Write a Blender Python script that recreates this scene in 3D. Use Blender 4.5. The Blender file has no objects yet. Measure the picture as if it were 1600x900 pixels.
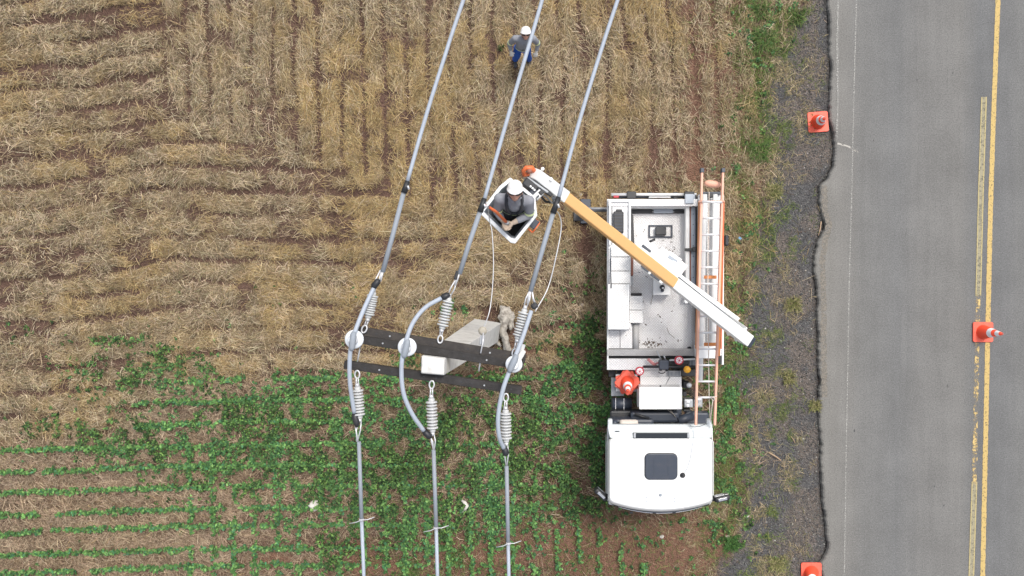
import bpy, math, random
import numpy as np
from mathutils import Vector, Matrix
R = math.radians
rnd = random.Random(7)
sc = bpy.context.scene
col = sc.collection

# ------------------------------------------------------------------ camera, world, sun, exposure
F, H = 1150.0, 18.0                       # focal length in photo pixels (1600 wide), camera height
cam_d = bpy.data.cameras.new('camera'); cam_d.sensor_width = 36; cam_d.lens = 36 * F / 1600
cam_d.clip_start = 0.1; cam_d.clip_end = 1000
cam = bpy.data.objects.new('camera', cam_d); col.objects.link(cam)
cam.location = (0, 0, H); cam.rotation_euler = (0, 0, 0); sc.camera = cam

world = bpy.data.worlds.new('World'); sc.world = world; world.use_nodes = True
nt = world.node_tree; nt.nodes.clear()
sky = nt.nodes.new('ShaderNodeTexSky'); sky.sky_type = 'NISHITA'; sky.sun_disc = False
SUN_EL, SUN_AZ = R(62), R(30)
sky.sun_elevation = SUN_EL; sky.sun_rotation = SUN_AZ
sky.dust_density = 4.0; sky.air_density = 1.0
hs = nt.nodes.new('ShaderNodeHueSaturation'); hs.inputs['Saturation'].default_value = 0.45
bg = nt.nodes.new('ShaderNodeBackground'); bg.inputs['Strength'].default_value = 0.15
wo = nt.nodes.new('ShaderNodeOutputWorld')
nt.links.new(sky.outputs[0], hs.inputs['Color']); nt.links.new(hs.outputs[0], bg.inputs['Color'])
nt.links.new(bg.outputs[0], wo.inputs['Surface'])
sd = bpy.data.lights.new('sun', 'SUN'); sd.energy = 1.5; sd.angle = R(14); sd.color = (1.0, 0.95, 0.88)
sun = bpy.data.objects.new('sun', sd); col.objects.link(sun)
v = Vector((math.sin(SUN_AZ) * math.cos(SUN_EL), math.cos(SUN_AZ) * math.cos(SUN_EL), math.sin(SUN_EL)))
sun.rotation_euler = v.to_track_quat('Z', 'Y').to_euler(); sun.location = v * 40
sc.view_settings.view_transform = 'Standard'; sc.view_settings.look = 'None'
sc.view_settings.gamma = 1.0; sc.view_settings.exposure = 0.5

# ------------------------------------------------------------------ helpers
def P(px, py, z=0.0):
    """photo pixel + height -> world point"""
    k = (H - z) / F
    return Vector(((px - 800) * k, (450 - py) * k, z))

def tag(o, label=None, cat=None, group=None, kind=None):
    if label: o['label'] = label
    if cat: o['category'] = cat
    if group: o['group'] = group
    if kind: o['kind'] = kind
    return o

ORG = {}
def empty(name, loc=(0, 0, 0), label=None, cat=None, group=None):
    o = bpy.data.objects.new(name, None); col.objects.link(o)
    o.empty_display_size = 0.2; o.location = loc
    ORG[o.name] = Vector(loc)
    return tag(o, label, cat, group)

class MB:
    def __init__(s): s.v = []; s.f = []; s.sm = []
    def add(s, vs, fs, smooth=False):
        b = len(s.v); s.v += [Vector(q) for q in vs]
        for f in fs: s.f.append(tuple(i + b for i in f)); s.sm.append(smooth)
        return s
    def box(s, lo, hi, M=None):
        x0, y0, z0 = lo; x1, y1, z1 = hi
        if x0 > x1: x0, x1 = x1, x0
        if y0 > y1: y0, y1 = y1, y0
        vs = [Vector(p) for p in ((x0,y0,z0),(x1,y0,z0),(x1,y1,z0),(x0,y1,z0),(x0,y0,z1),(x1,y0,z1),(x1,y1,z1),(x0,y1,z1))]
        if M is not None: vs = [M @ p for p in vs]
        return s.add(vs, [(0,3,2,1),(4,5,6,7),(0,1,5,4),(1,2,6,5),(2,3,7,6),(3,0,4,7)])
    def pbox(s, x0, y0, x1, y1, zt, zb):
        """box whose top face covers these photo pixels at height zt"""
        a = P(x0, y0, zt); b = P(x1, y1, zt); k = .12*(zt-zb)       # the truck stands on the sloping verge and rolls a little towards the field
        vs = [(a.x+k, b.y, zb), (b.x+k, b.y, zb), (b.x+k, a.y, zb), (a.x+k, a.y, zb), (a.x, b.y, zt), (b.x, b.y, zt), (b.x, a.y, zt), (a.x, a.y, zt)]
        return s.add(vs, [(0,3,2,1),(4,5,6,7),(0,1,5,4),(1,2,6,5),(2,3,7,6),(3,0,4,7)])
    def beam(s, p0, p1, w0, h0, w1=None, h1=None, up=(0, 0, 1)):
        p0 = Vector(p0); p1 = Vector(p1); w1 = w1 or w0; h1 = h1 or h0
        d = (p1 - p0).normalized(); u = Vector(up)
        sd_ = d.cross(u).normalized(); u = sd_.cross(d).normalized()
        vs = []
        for p, w, h in ((p0, w0, h0), (p1, w1, h1)):
            for a, b in ((-1,-1),(1,-1),(1,1),(-1,1)): vs.append(p + sd_ * (a*w/2) + u * (b*h/2))
        return s.add(vs, [(0,1,2,3),(7,6,5,4),(0,4,5,1),(1,5,6,2),(2,6,7,3),(3,7,4,0)])
    def tube(s, pts, r, n=8, caps=True, axis=None, smooth=True):
        pts = [Vector(p) for p in pts]; m = len(pts)
        rs = [r] * m if isinstance(r, (int, float)) else list(r)
        ds = []
        for i in range(m):
            if axis is not None: ds.append(Vector(axis).normalized()); continue
            a = pts[max(0, i-1)]; b = pts[min(m-1, i+1)]; ds.append((b - a).normalized())
        t = ds[0]; ref = Vector((0, 0, 1)) if abs(t.z) < .9 else Vector((1, 0, 0))
        nrm = t.cross(ref).normalized(); vs = []
        for i in range(m):
            d = ds[i]; nrm = (nrm - d * nrm.dot(d)).normalized(); bn = d.cross(nrm)
            for k in range(n):
                a = 2 * math.pi * k / n
                vs.append(pts[i] + (nrm * math.cos(a) + bn * math.sin(a)) * rs[i])
        b = len(s.v)
        fs = [(i*n+k, i*n+(k+1) % n, (i+1)*n+(k+1) % n, (i+1)*n+k) for i in range(m-1) for k in range(n)]
        s.add(vs, fs, smooth)
        if caps:
            s.f.append(tuple(b + k for k in range(n-1, -1, -1))); s.sm.append(False)
            s.f.append(tuple(b + (m-1)*n + k for k in range(n))); s.sm.append(False)
        return s
    def lathe(s, prof, c, axis=(0, 0, 1), n=16, caps=True, smooth=True):
        ax = Vector(axis).normalized(); c = Vector(c)
        return s.tube([c + ax * h for r_, h in prof], [max(r_, 1e-4) for r_, h in prof], n, caps, ax, smooth)
    def prism(s, poly, z0, z1):
        """poly: list of (x, y) world, counter-clockwise"""
        n = len(poly)
        vs = [(x, y, z0) for x, y in poly] + [(x, y, z1) for x, y in poly]
        fs = [tuple(range(n-1, -1, -1)), tuple(range(n, 2*n))] + [(i, (i+1) % n, n+(i+1) % n, n+i) for i in range(n)]
        return s.add(vs, fs)
    def rings(s, rings, cap0=True, cap1=True, smooth=False):
        n = len(rings[0]); vs = [q for r_ in rings for q in r_]; m = len(rings)
        fs = [(i*n+k, i*n+(k+1) % n, (i+1)*n+(k+1) % n, (i+1)*n+k) for i in range(m-1) for k in range(n)]
        if cap0: fs.append(tuple(range(n-1, -1, -1)))
        if cap1: fs.append(tuple((m-1)*n + k for k in range(n)))
        return s.add(vs, fs, smooth)
    def build(s, name, mat, parent=None, bevel=0, segs=2, auto=False):
        me = bpy.data.meshes.new(name)
        org = ORG.get(parent.name, Vector()) if parent else Vector()
        me.from_pydata([q - org for q in s.v], [], s.f)
        me.polygons.foreach_set('use_smooth', s.sm)
        me.materials.append(mat); me.update()
        o = bpy.data.objects.new(name, me); col.objects.link(o)
        ORG[o.name] = org
        if parent: o.parent = parent
        if bevel:
            b = o.modifiers.new('bevel', 'BEVEL'); b.width = bevel; b.segments = segs; b.limit_method = 'ANGLE'; b.angle_limit = R(35)
        return o

def children(o): return [c for c in bpy.data.objects if c.parent == o]
def copy_tree(o, parent=None):
    c = o.copy(); col.objects.link(c)
    if parent: c.parent = parent
    for ch in children(o): copy_tree(ch, c)
    return c

def rrect(x0, y0, x1, y1, r, n=4):
    pts = []
    for cx, cy, a0 in ((x1-r, y1-r, 0), (x0+r, y1-r, 90), (x0+r, y0+r, 180), (x1-r, y0+r, 270)):
        for k in range(n+1):
            a = R(a0 + 90*k/n); pts.append((cx + r*math.cos(a), cy + r*math.sin(a)))
    return pts

# ------------------------------------------------------------------ materials
def mat_base(name):
    m = bpy.data.materials.new(name); m.use_nodes = True
    return m, m.node_tree, m.node_tree.nodes['Principled BSDF']

def paint(name, c, rough=.5, metal=0.0, dirt=.12, scale=6.0, dirtc=(.25, .2, .15), bump=0.0, spec=.5):
    m, t, b = mat_base(name); N = t.nodes; L = t.links
    tc = N.new('ShaderNodeTexCoord'); no = N.new('ShaderNodeTexNoise'); no.inputs['Scale'].default_value = scale
    no.inputs['Detail'].default_value = 8; no.inputs['Roughness'].default_value = .65
    L.new(tc.outputs['Object'], no.inputs['Vector'])
    cr = N.new('ShaderNodeValToRGB'); cr.color_ramp.elements[0].position = .45; cr.color_ramp.elements[1].position = .8
    cr.color_ramp.elements[0].color = (0, 0, 0, 1); cr.color_ramp.elements[1].color = (dirt*3, dirt*3, dirt*3, 1)
    L.new(no.outputs['Fac'], cr.inputs['Fac'])
    mx = N.new('ShaderNodeMix'); mx.data_type = 'RGBA'
    mx.inputs['A'].default_value = (*c, 1); mx.inputs['B'].default_value = (*[c[i]*.35 + dirtc[i]*.65 for i in range(3)], 1)
    L.new(cr.outputs['Color'], mx.inputs['Factor']); L.new(mx.outputs['Result'], b.inputs['Base Color'])
    b.inputs['Roughness'].default_value = rough; b.inputs['Metallic'].default_value = metal
    b.inputs['Specular IOR Level'].default_value = spec
    if bump:
        n2 = N.new('ShaderNodeTexNoise'); n2.inputs['Scale'].default_value = 60; L.new(tc.outputs['Object'], n2.inputs['Vector'])
        bp = N.new('ShaderNodeBump'); bp.inputs['Strength'].default_value = bump; bp.inputs['Distance'].default_value = .01
        L.new(n2.outputs['Fac'], bp.inputs['Height']); L.new(bp.outputs[0], b.inputs['Normal'])
    return m

def diamond_plate(name, c, dirt=.5, freq=7.5):
    """white painted tread plate: crossed raised lozenges as fine relief, muddy in blotches"""
    m, t, b = mat_base(name); N = t.nodes; L = t.links
    tc = N.new('ShaderNodeTexCoord')
    mp = N.new('ShaderNodeMapping'); mp.inputs['Rotation'].default_value = (0, 0, R(45)); L.new(tc.outputs['Object'], mp.inputs['Vector'])
    hts = []
    for ang, dy in ((0, 0), (90, 0)):
        w = N.new('ShaderNodeTexWave'); w.wave_type = 'BANDS'; w.bands_direction = 'X' if ang == 0 else 'Y'
        w.inputs['Scale'].default_value = freq; w.inputs['Distortion'].default_value = 0.15
        L.new(mp.outputs[0], w.inputs['Vector']); hts.append(w)
    mm = N.new('ShaderNodeMath'); mm.operation = 'MULTIPLY'
    L.new(hts[0].outputs['Fac'], mm.inputs[0]); L.new(hts[1].outputs['Fac'], mm.inputs[1])
    bp = N.new('ShaderNodeBump'); bp.inputs['Strength'].default_value = .6; bp.inputs['Distance'].default_value = .012
    L.new(mm.outputs[0], bp.inputs['Height']); L.new(bp.outputs[0], b.inputs['Normal'])
    n1 = N.new('ShaderNodeTexNoise'); n1.inputs['Scale'].default_value = 2.2; n1.inputs['Detail'].default_value = 9; n1.inputs['Roughness'].default_value = .72
    L.new(tc.outputs['Object'], n1.inputs['Vector'])
    cr = N.new('ShaderNodeValToRGB'); cr.color_ramp.elements[0].position = .42; cr.color_ramp.elements[1].position = .85
    cr.color_ramp.elements[1].color = (dirt, dirt, dirt, 1); L.new(n1.outputs['Fac'], cr.inputs['Fac'])
    # grime sits between the lozenges
    inv = N.new('ShaderNodeMath'); inv.operation = 'MULTIPLY_ADD'; inv.inputs[1].default_value = -.45; inv.inputs[2].default_value = .33
    L.new(mm.outputs[0], inv.inputs[0])
    ad = N.new('ShaderNodeMath'); ad.operation = 'ADD'; ad.use_clamp = True
    L.new(cr.outputs['Color'], ad.inputs[0]); L.new(inv.outputs[0], ad.inputs[1])
    n3 = N.new('ShaderNodeTexNoise'); n3.inputs['Scale'].default_value = 22; n3.inputs['Detail'].default_value = 6
    L.new(tc.outputs['Object'], n3.inputs['Vector'])
    c3 = N.new('ShaderNodeValToRGB'); c3.color_ramp.elements[0].position = .66; c3.color_ramp.elements[1].position = .74
    L.new(n3.outputs['Fac'], c3.inputs['Fac'])
    mx = N.new('ShaderNodeMix'); mx.data_type = 'RGBA'; mx.inputs['A'].default_value = (*c, 1); mx.inputs['B'].default_value = (.33, .29, .25, 1)
    L.new(ad.outputs[0], mx.inputs['Factor'])
    mx2 = N.new('ShaderNodeMix'); mx2.data_type = 'RGBA'; mx2.inputs['B'].default_value = (.16, .12, .09, 1)
    sc_ = N.new('ShaderNodeMath'); sc_.operation = 'MULTIPLY'; sc_.inputs[1].default_value = .7; L.new(c3.outputs['Color'], sc_.inputs[0])
    L.new(mx.outputs['Result'], mx2.inputs['A']); L.new(sc_.outputs[0], mx2.inputs['Factor'])
    L.new(mx2.outputs['Result'], b.inputs['Base Color']); b.inputs['Roughness'].default_value = .5
    return m

def vcol_mat(name, rough=.8, trans=0.0):
    m, t, b = mat_base(name); a = t.nodes.new('ShaderNodeAttribute'); a.attribute_name = 'col'
    t.links.new(a.outputs['Color'], b.inputs['Base Color']); b.inputs['Roughness'].default_value = rough
    b.inputs['Specular IOR Level'].default_value = .25
    if trans:
        tr = t.nodes.new('ShaderNodeBsdfTranslucent'); t.links.new(a.outputs['Color'], tr.inputs['Color'])
        ms = t.nodes.new('ShaderNodeMixShader'); ms.inputs[0].default_value = trans
        t.links.new(b.outputs[0], ms.inputs[1]); t.links.new(tr.outputs[0], ms.inputs[2])
        t.links.new(ms.outputs[0], t.nodes['Material Output'].inputs['Surface'])
    return m

M = {
 'white': paint('white_truck_paint', (.80, .81, .80), .32, dirt=.03),
 'roof_shaded': paint('white_paint_shaded', (.56, .60, .61), .5, dirt=.08, scale=4),  # white rear of the cab roof, greyed to paint in the shade of facing away
 'white_dirty': paint('white_paint_grubby', (.74, .75, .74), .5, dirt=.12, scale=5),
 'plate': diamond_plate('tread_plate', (.84, .85, .86), .28),
 'plate_clean': diamond_plate('tread_plate_clean', (.80, .81, .81), .12),
 'plate_grey': diamond_plate('tread_plate_grey', (.46, .47, .48), .5),
 'black': paint('black_plastic', (.018, .02, .024), .5, dirt=.1, dirtc=(.12, .1, .08)),
 'navy': paint('dark_slate_plastic', (.035, .045, .065), .45, dirt=.04),
 'rubber': paint('rubber', (.02, .02, .02), .8, dirt=.2, dirtc=(.16, .11, .08)),
 'steel': paint('galvanised_steel', (.42, .44, .46), .45, .6, dirt=.08),
 'steel_blue': paint('blue_grey_aluminium', (.30, .34, .39), .5, .3, dirt=.08),
 'alu': paint('bright_aluminium', (.75, .76, .77), .35, .3, dirt=.04),
 'orange_boom': paint('orange_boom_paint', (.80, .46, .19), .45, dirt=.05, scale=3),
 'white_boom': paint('white_fibreglass', (.80, .81, .80), .4, dirt=.02),
 'orange': paint('orange_plastic', (.72, .16, .05), .45, dirt=.06),
 'ladder': paint('orange_fibreglass', (.74, .40, .29), .55, dirt=.06, dirtc=(.6, .5, .45)),
 'ladder_deep': paint('deep_orange_fibreglass', (.60, .22, .06), .55, dirt=.08),
 'cone': paint('cone_orange', (.80, .075, .03), .5, dirt=.05, dirtc=(.5, .2, .15)),
 'cone_base': paint('cone_base_orange', (.80, .12, .07), .55, dirt=.12, dirtc=(.6, .3, .22)),
 'reflective': paint('reflective_white', (.86, .86, .87), .35, dirt=.05),
 'red': paint('red_lamp_plastic', (.45, .02, .04), .3, dirt=.02),
 'pink': paint('faded_red_lever', (.55, .22, .22), .5, dirt=.1),
 'amber': paint('amber_lamp_plastic', (.75, .36, .02), .25, dirt=.02),
 'cream': paint('cream_tank_plastic', (.62, .56, .50), .5, dirt=.08),
 'rust': paint('rusty_brown_paint', (.30, .12, .08), .7, dirt=.2, scale=12),
 'glass': paint('dark_glass', (.02, .025, .03), .08, dirt=.0),
 'mirror': paint('mirror_glass', (.55, .56, .58), .1, .8, dirt=.0),
 'bucket': paint('bucket_grey_fibreglass', (.72, .74, .76), .5, dirt=.04),
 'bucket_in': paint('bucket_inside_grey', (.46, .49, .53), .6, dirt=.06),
 'cable': paint('blue_grey_covered_cable', (.36, .405, .47), .6, dirt=.22, scale=5, dirtc=(.22, .23, .24)),
 'cable_dark': paint('weathered_cable_cover', (.25, .28, .32), .65, dirt=.22, scale=5, dirtc=(.3, .3, .3)),
 'wire': paint('stranded_aluminium', (.62, .63, .65), .4, .4, dirt=.05),
 'polymer': paint('grey_insulator_polymer', (.50, .51, .51), .55, dirt=.06, dirtc=(.3, .3, .28)),
 'porcelain': paint('white_insulator_disc', (.76, .80, .84), .35, dirt=.03),
 'tan': paint('tan_ceramic', (.36, .33, .27), .5, dirt=.1),
 'timber': paint('dark_crossarm_composite', (.022, .020, .019), .8, dirt=.26, scale=11, dirtc=(.07, .065, .065), bump=.4),
 'timber_worn': paint('worn_crossarm_composite', (.036, .032, .030), .85, dirt=.2, scale=9, dirtc=(.14, .12, .10), bump=.5),
 'concrete': paint('pale_concrete', (.68, .675, .65), .85, dirt=.34, scale=6, dirtc=(.30, .29, .27), bump=.3),
 'wood': paint('bleached_wood', (.42, .39, .34), .85, dirt=.5, scale=11, dirtc=(.08, .06, .05), bump=.8),
 'stick': paint('dry_stick', (.42, .30, .20), .85, dirt=.2),
 'stone': paint('pale_stone', (.60, .57, .52), .85, dirt=.25, scale=12, bump=.6),
 'stone_tan': paint('tan_stone', (.36, .30, .24), .85, dirt=.2, scale=12, bump=.6),
 'shirt': paint('grey_workwear', (.25, .26, .29), .9, dirt=.10, scale=10, dirtc=(.10, .10, .12), bump=.4),
 'trousers': paint('blue_workwear', (.014, .085, .40), .9, dirt=.10, scale=10, dirtc=(.01, .03, .12), bump=.4),
 'dark_cloth': paint('dark_workwear', (.03, .035, .045), .9, dirt=.1),
 'hivis': paint('reflective_yellow_tape', (.72, .82, .45), .4, dirt=.03),
 'skin': paint('skin', (.50, .27, .20), .55, dirt=.03),
 'helmet': paint('white_helmet', (.82, .82, .82), .3, dirt=.01),
 'glove': paint('beige_leather_glove', (.45, .36, .28), .8, dirt=.15, scale=20, dirtc=(.2, .15, .12)),
 'glove_white': paint('pale_glove', (.62, .60, .57), .8, dirt=.12, scale=20),
 'boot': paint('dark_boot', (.03, .035, .045), .6, dirt=.2, dirtc=(.12, .08, .06)),
 'litter_brown': paint('dry_leaves', (.09, .065, .045), .9, dirt=.3),
 'blue_litter': paint('blue_litter', (.05, .25, .45), .5),
 'straw': vcol_mat('straw'), 'leaf': vcol_mat('leaf', .6, .25), 'pebble': vcol_mat('pebble', .9),
}

# ------------------------------------------------------------------ noise and ground fields (ground pixel units: u right, v down)
_g = {}
def vnoise(x, y, seed=0):
    if seed not in _g: _g[seed] = np.random.RandomState(1000 + seed).rand(256, 256)
    g = _g[seed]; xi = np.floor(x).astype(int); yi = np.floor(y).astype(int)
    fx = x - xi; fy = y - yi; fx = fx*fx*(3-2*fx); fy = fy*fy*(3-2*fy)
    a = g[xi % 256, yi % 256]; b = g[(xi+1) % 256, yi % 256]; c = g[xi % 256, (yi+1) % 256]; d = g[(xi+1) % 256, (yi+1) % 256]
    return (a*(1-fx)+b*fx)*(1-fy) + (c*(1-fx)+d*fx)*fy
def fbm(x, y, seed=0, o=3):
    s = 0; a = .5; t = 0
    for i in range(o): s = s + a*vnoise(x*2**i + 17*i, y*2**i + 31*i, seed+i*7); t += a; a *= .5
    return s/t
def sm(a, b, x):
    t = np.clip((x-a)/(b-a), 0, 1); return t*t*(3-2*t)
def UV(x, y): return 800 + np.asarray(x)*F/H, 450 - np.asarray(y)*F/H
def XY(u, v): return (np.asarray(u)-800)*H/F, (450-np.asarray(v))*H/F
def blob(u, v, cu, cv, ru, rv, ang=0):
    c, s = math.cos(R(ang)), math.sin(R(ang)); a = (u-cu)*c+(v-cv)*s; b = -(u-cu)*s+(v-cv)*c
    return np.exp(-((a/ru)**2 + (b/rv)**2))

def vertical_w(u, v):
    b = np.interp(u, [240, 256, 300, 400, 500, 600, 650, 700, 860, 1400], [-400, 165, 190, 225, 272, 288, 330, 345, 430, 900])
    return sm(-18, 18, b + 40*(fbm(u/60, v/60, 3)-.5) - v)
def soil_bands(u, v):
    V = vertical_w(u, v)
    w1 = fbm(u/150, v/110, 11)-.5; w2 = fbm(u/130, v/190, 12)-.5
    pv = (u - 257 - .03*(v-60) + 16*w1)/34.3
    ph = (v - 293 + .10*np.minimum(u, 320) + 30*w2 + 7*(fbm(u/45, v/90, 13)-.5))/36.2
    fv = np.abs(pv - np.round(pv)); fh = np.abs(ph - np.round(ph))
    av = -.1 + 1.9*fbm(u/24, v/60, 21); ah = -.25 + 2.1*fbm(u/85, v/26, 22)
    bv = np.exp(-(fv/.15)**2)*(av+.18); bh = np.exp(-(fh/.20)**2)*(ah+.18)
    return np.clip(V*np.maximum(bv, 0) + (1-V)*np.maximum(bh, 0), 0, 1), V
def shoulder(u, v):
    e = np.interp(v, [-100, 0, 60, 110, 250, 300, 450, 600, 750, 850, 950], [1245, 1240, 1232, 1205, 1203, 1195, 1180, 1165, 1160, 1145, 1120])
    return sm(-22, 22, u - e + 70*(fbm(u/30, v/45, 31)-.5))
def verge(u, v):       # grass strip between stubble and gravel
    e = np.interp(v, [0, 250, 300, 600, 900], [1145, 1120, 1135, 1120, 1090])
    return sm(-35, 30, u - e + 70*(fbm(u/30, v/30, 33)-.5))
def cropzone(u, v):    # where the young crop stands
    b = np.interp(u, [-100, 0, 180, 240, 300, 560, 700, 860, 950, 1100], [690, 690, 680, 640, 585, 585, 590, 560, 520, 520])
    return sm(-14, 14, v - b + 20*(fbm(u/40, v/40, 41)-.5))
def weeds(u, v):
    w = 0
    for a in ((905, 640, 45, 110), (760, 740, 150, 55), (470, 650, 150, 40), (205, 590, 70, 28), (300, 585, 40, 25), (265, 560, 30, 22), (150, 672, 60, 32), (55, 665, 35, 12), (230, 690, 70, 26), (320, 720, 95, 42), (430, 700, 90, 45),
              (500, 730, 90, 40), (560, 640, 110, 40), (640, 720, 100, 60), (600, 790, 100, 45), (720, 700, 60, 70), (700, 790, 110, 35), (480, 600, 60, 14),
              (900, 600, 38, 90), (880, 690, 60, 70), (820, 640, 50, 60), (830, 740, 90, 45), (925, 540, 22, 30), (890, 780, 90, 25), (400, 640, 80, 20),
              (650, 850, 90, 30), (540, 860, 60, 30), (1010, 860, 30, 15), (700, 480, 30, 10), (640, 560, 30, 12), (740, 590, 60, 8), (180, 530, 60, 8)):
        w = w + blob(u, v, *a)
    return w
def bare_red(u, v):    # exposed red soil
    w = 0
    for a in ((1080, 850, 80, 45), (1000, 870, 90, 30), (900, 840, 80, 30), (760, 870, 80, 25), (600, 890, 70, 20), (740, 583, 45, 10), (815, 560, 30, 30),
              (1100, 900, 60, 40), (1180, 640, 22, 12), (560, 860, 30, 20), (425, 875, 35, 18)): w = w + blob(u, v, *a)
    return np.clip(w*1.15, 0, 1)*sm(.22, .5, fbm(u/18, v/18, 51))
def straw_density(u, v):
    S, V = soil_bands(u, v)
    pat = sm(.56, .70, fbm(u/38, v/30, 61))*.85
    extra = .95*blob(u, v, 1083, 120, 22, 260)*sm(.28, .45, fbm(u/14, v/40, 66)) + .7*blob(u, v, 1120, 150, 18, 200)*sm(.4, .55, fbm(u/10, v/30, 67)) + .6*blob(u, v, 1035, 260, 60, 50)*sm(.42, .56, fbm(u/12, v/20, 68)) + .8*blob(u, v, 700, 270, 90, 35)*sm(.4, .6, fbm(u/16, v/16, 62)) \
          + .85*blob(u, v, 905, 390, 40, 90)*sm(.35, .55, fbm(u/14, v/30, 63)) + .5*blob(u, v, 1000, 240, 60, 70)*sm(.4, .6, fbm(u/12, v/30, 64))
    d = (1 - .97*S) * (1-pat) * (1-np.clip(extra, 0, .92))
    hole = blob(u, v, 772, 487, 26, 14); d = d*(1-.9*np.clip(hole*1.5, 0, 1))
    cz = cropzone(u, v)
    cd = np.interp(u, [0, 280, 420, 600, 760, 1000], [.85, .8, .5, .33, .25, .15])*(.25+1.2*fbm(u/34, v/18, 65))
    cd = cd*(1-.75*sm(770, 880, v)*sm(430, 640, u))
    d = d*(1-cz) + cz*cd
    d = d*(1 - .75*verge(u, v)); d = d*(1-.97*shoulder(u, v))
    d = d*(1-.9*bare_red(u, v))
    return np.clip(d, 0, 1)

EDGE = [(1294, -60), (1296, 0), (1299, 60), (1301, 100), (1299, 180), (1302, 205), (1307, 232), (1303, 258), (1294, 278), (1283, 290), (1283, 318), (1291, 345), (1290, 358), (1281, 375), (1276, 400),
        (1275, 430), (1280, 470), (1281, 560), (1283, 600), (1281, 612), (1285, 690), (1287, 780), (1292, 820), (1295, 850), (1292, 868), (1285, 878), (1286, 900), (1290, 960)]
def road_edge(v): return np.interp(v, [e[1] for e in EDGE], [e[0] for e in EDGE])
def ground_h(u, v):
    S, V = soil_bands(u, v)
    sh = shoulder(u, v); cz = cropzone(u, v); row = (1-sh)*(1-cz*.8)
    h = .045*(1-S)*row + .03*(fbm(u/14, v/14, 71)-.5)*(1-.6*sh) + .05*(fbm(u/120, v/120, 72)-.5)
    h = h - .10*blob(u, v, 772, 487, 24, 13)
    e = road_edge(v)
    nr = sm(-90, -4, u - e)                        # comes down to a lip beside the asphalt
    h = h*(1-nr) + nr*(-.050)
    h = h - .07*np.exp(-((u - e + 1.0)/3.2)**2)
    return h

# ------------------------------------------------------------------ ground sheet
def axis_grid(lo, hi, step, far, nfar=14):
    inner = np.arange(lo, hi + step*.5, step)
    g = np.geomspace(step, far, nfar)
    return np.concatenate([lo - np.cumsum(g)[::-1], inner, hi + np.cumsum(g)])
gx = axis_grid(-13.6, 9.0, .06, 110); gy = axis_grid(-8.0, 8.0, .06, 110)
GX, GY = np.meshgrid(gx, gy); U, W = UV(GX, GY)
far = np.maximum(sm(13.5, 20, np.abs(GX)), sm(7.9, 14, np.abs(GY)))
roadside = sm(1286, 1300, U)
Z = ground_h(np.clip(U, -400, 1500), np.clip(W, -200, 1100))*(1-far)
Z = np.where(U > road_edge(W) + 2, -.09, Z)
Z = np.where(U > 1830, -.02, Z)
n1 = fbm(U/7, W/7, 81); n2 = fbm(U/60, W/60, 82)
soil = np.stack([.098+.045*n1, .060+.027*n1, .046+.02*n1], -1)*(0.75+.5*n2[..., None])
red = np.stack([.185+.07*n1, .105+.04*n1, .070+.03*n1], -1)
grav = np.stack([.085+.055*n1, .084+.053*n1, .085+.052*n1], -1)
litter = np.stack([.26+.10*n1, .20+.08*n1, .13+.05*n1], -1)
dens = straw_density(U, W)
C = soil*(1-.28*dens[..., None]) + litter*(.28*dens[..., None])
w = bare_red(U, W)[..., None]; C = C*(1-w) + red*w
redzone = (sm(560, 700, U)*sm(720, 830, W)*.5 + sm(840, 960, U)*sm(150, 300, W)*.45 + .7*sm(1040, 1075, U)*(1-sm(280, 340, W)))[..., None]; C = C*(1-redzone) + red*redzone*.9
w = shoulder(U, W)[..., None]*(1-sm(1830, 1900, U)[..., None]); C = C*(1-w) + grav*w
w = (shoulder(U, W)*.5*sm(.44, .62, fbm(U/34, W/34, 151) + .35*(1-sm(0, 75, road_edge(W)-U-25)) - .18*sm(30, 90, 95-(road_edge(W)-U)) - .1))[..., None]
C = C*(1-w) + np.stack([.17+.08*n1, .135+.06*n1, .105+.05*n1], -1)*w
w = np.exp(-((U-road_edge(W)+1)/5.0)**2)[..., None]; C = C*(1-.8*w) + .035*.8*w  # dark crack along the asphalt edge, its soft shadow painted into the ground colour
w = far[..., None]*(1-sm(1200, 1230, U)*(1-sm(1850, 1900, U)))[..., None]; C = C*(1-w) + (litter*.9)*w
ny, nx = GX.shape
vv = np.stack([GX, GY, Z], -1).reshape(-1, 3).astype(np.float32)
idx = np.arange(ny*nx).reshape(ny, nx)
quads = np.stack([idx[:-1, :-1], idx[:-1, 1:], idx[1:, 1:], idx[1:, :-1]], -1).reshape(-1, 4)

def np_mesh(name, verts, faces, colors, mat, smooth=False):
    me = bpy.data.meshes.new(name); nv = len(verts); nf, k = faces.shape
    me.vertices.add(nv); me.vertices.foreach_set('co', np.ascontiguousarray(verts, dtype=np.float32).ravel())
    me.loops.add(nf*k); me.loops.foreach_set('vertex_index', faces.astype(np.int32).ravel())
    me.polygons.add(nf); me.polygons.foreach_set('loop_start', np.arange(0, nf*k, k, dtype=np.int32))
    me.polygons.foreach_set('use_smooth', np.full(nf, smooth))
    me.update(calc_edges=True)
    a = me.color_attributes.new('col', 'FLOAT_COLOR', 'POINT')
    c = np.ones((nv, 4), np.float32); c[:, :3] = colors; a.data.foreach_set('color', c.ravel())
    me.materials.append(mat)
    o = bpy.data.objects.new(name, me); col.objects.link(o); return o

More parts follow.
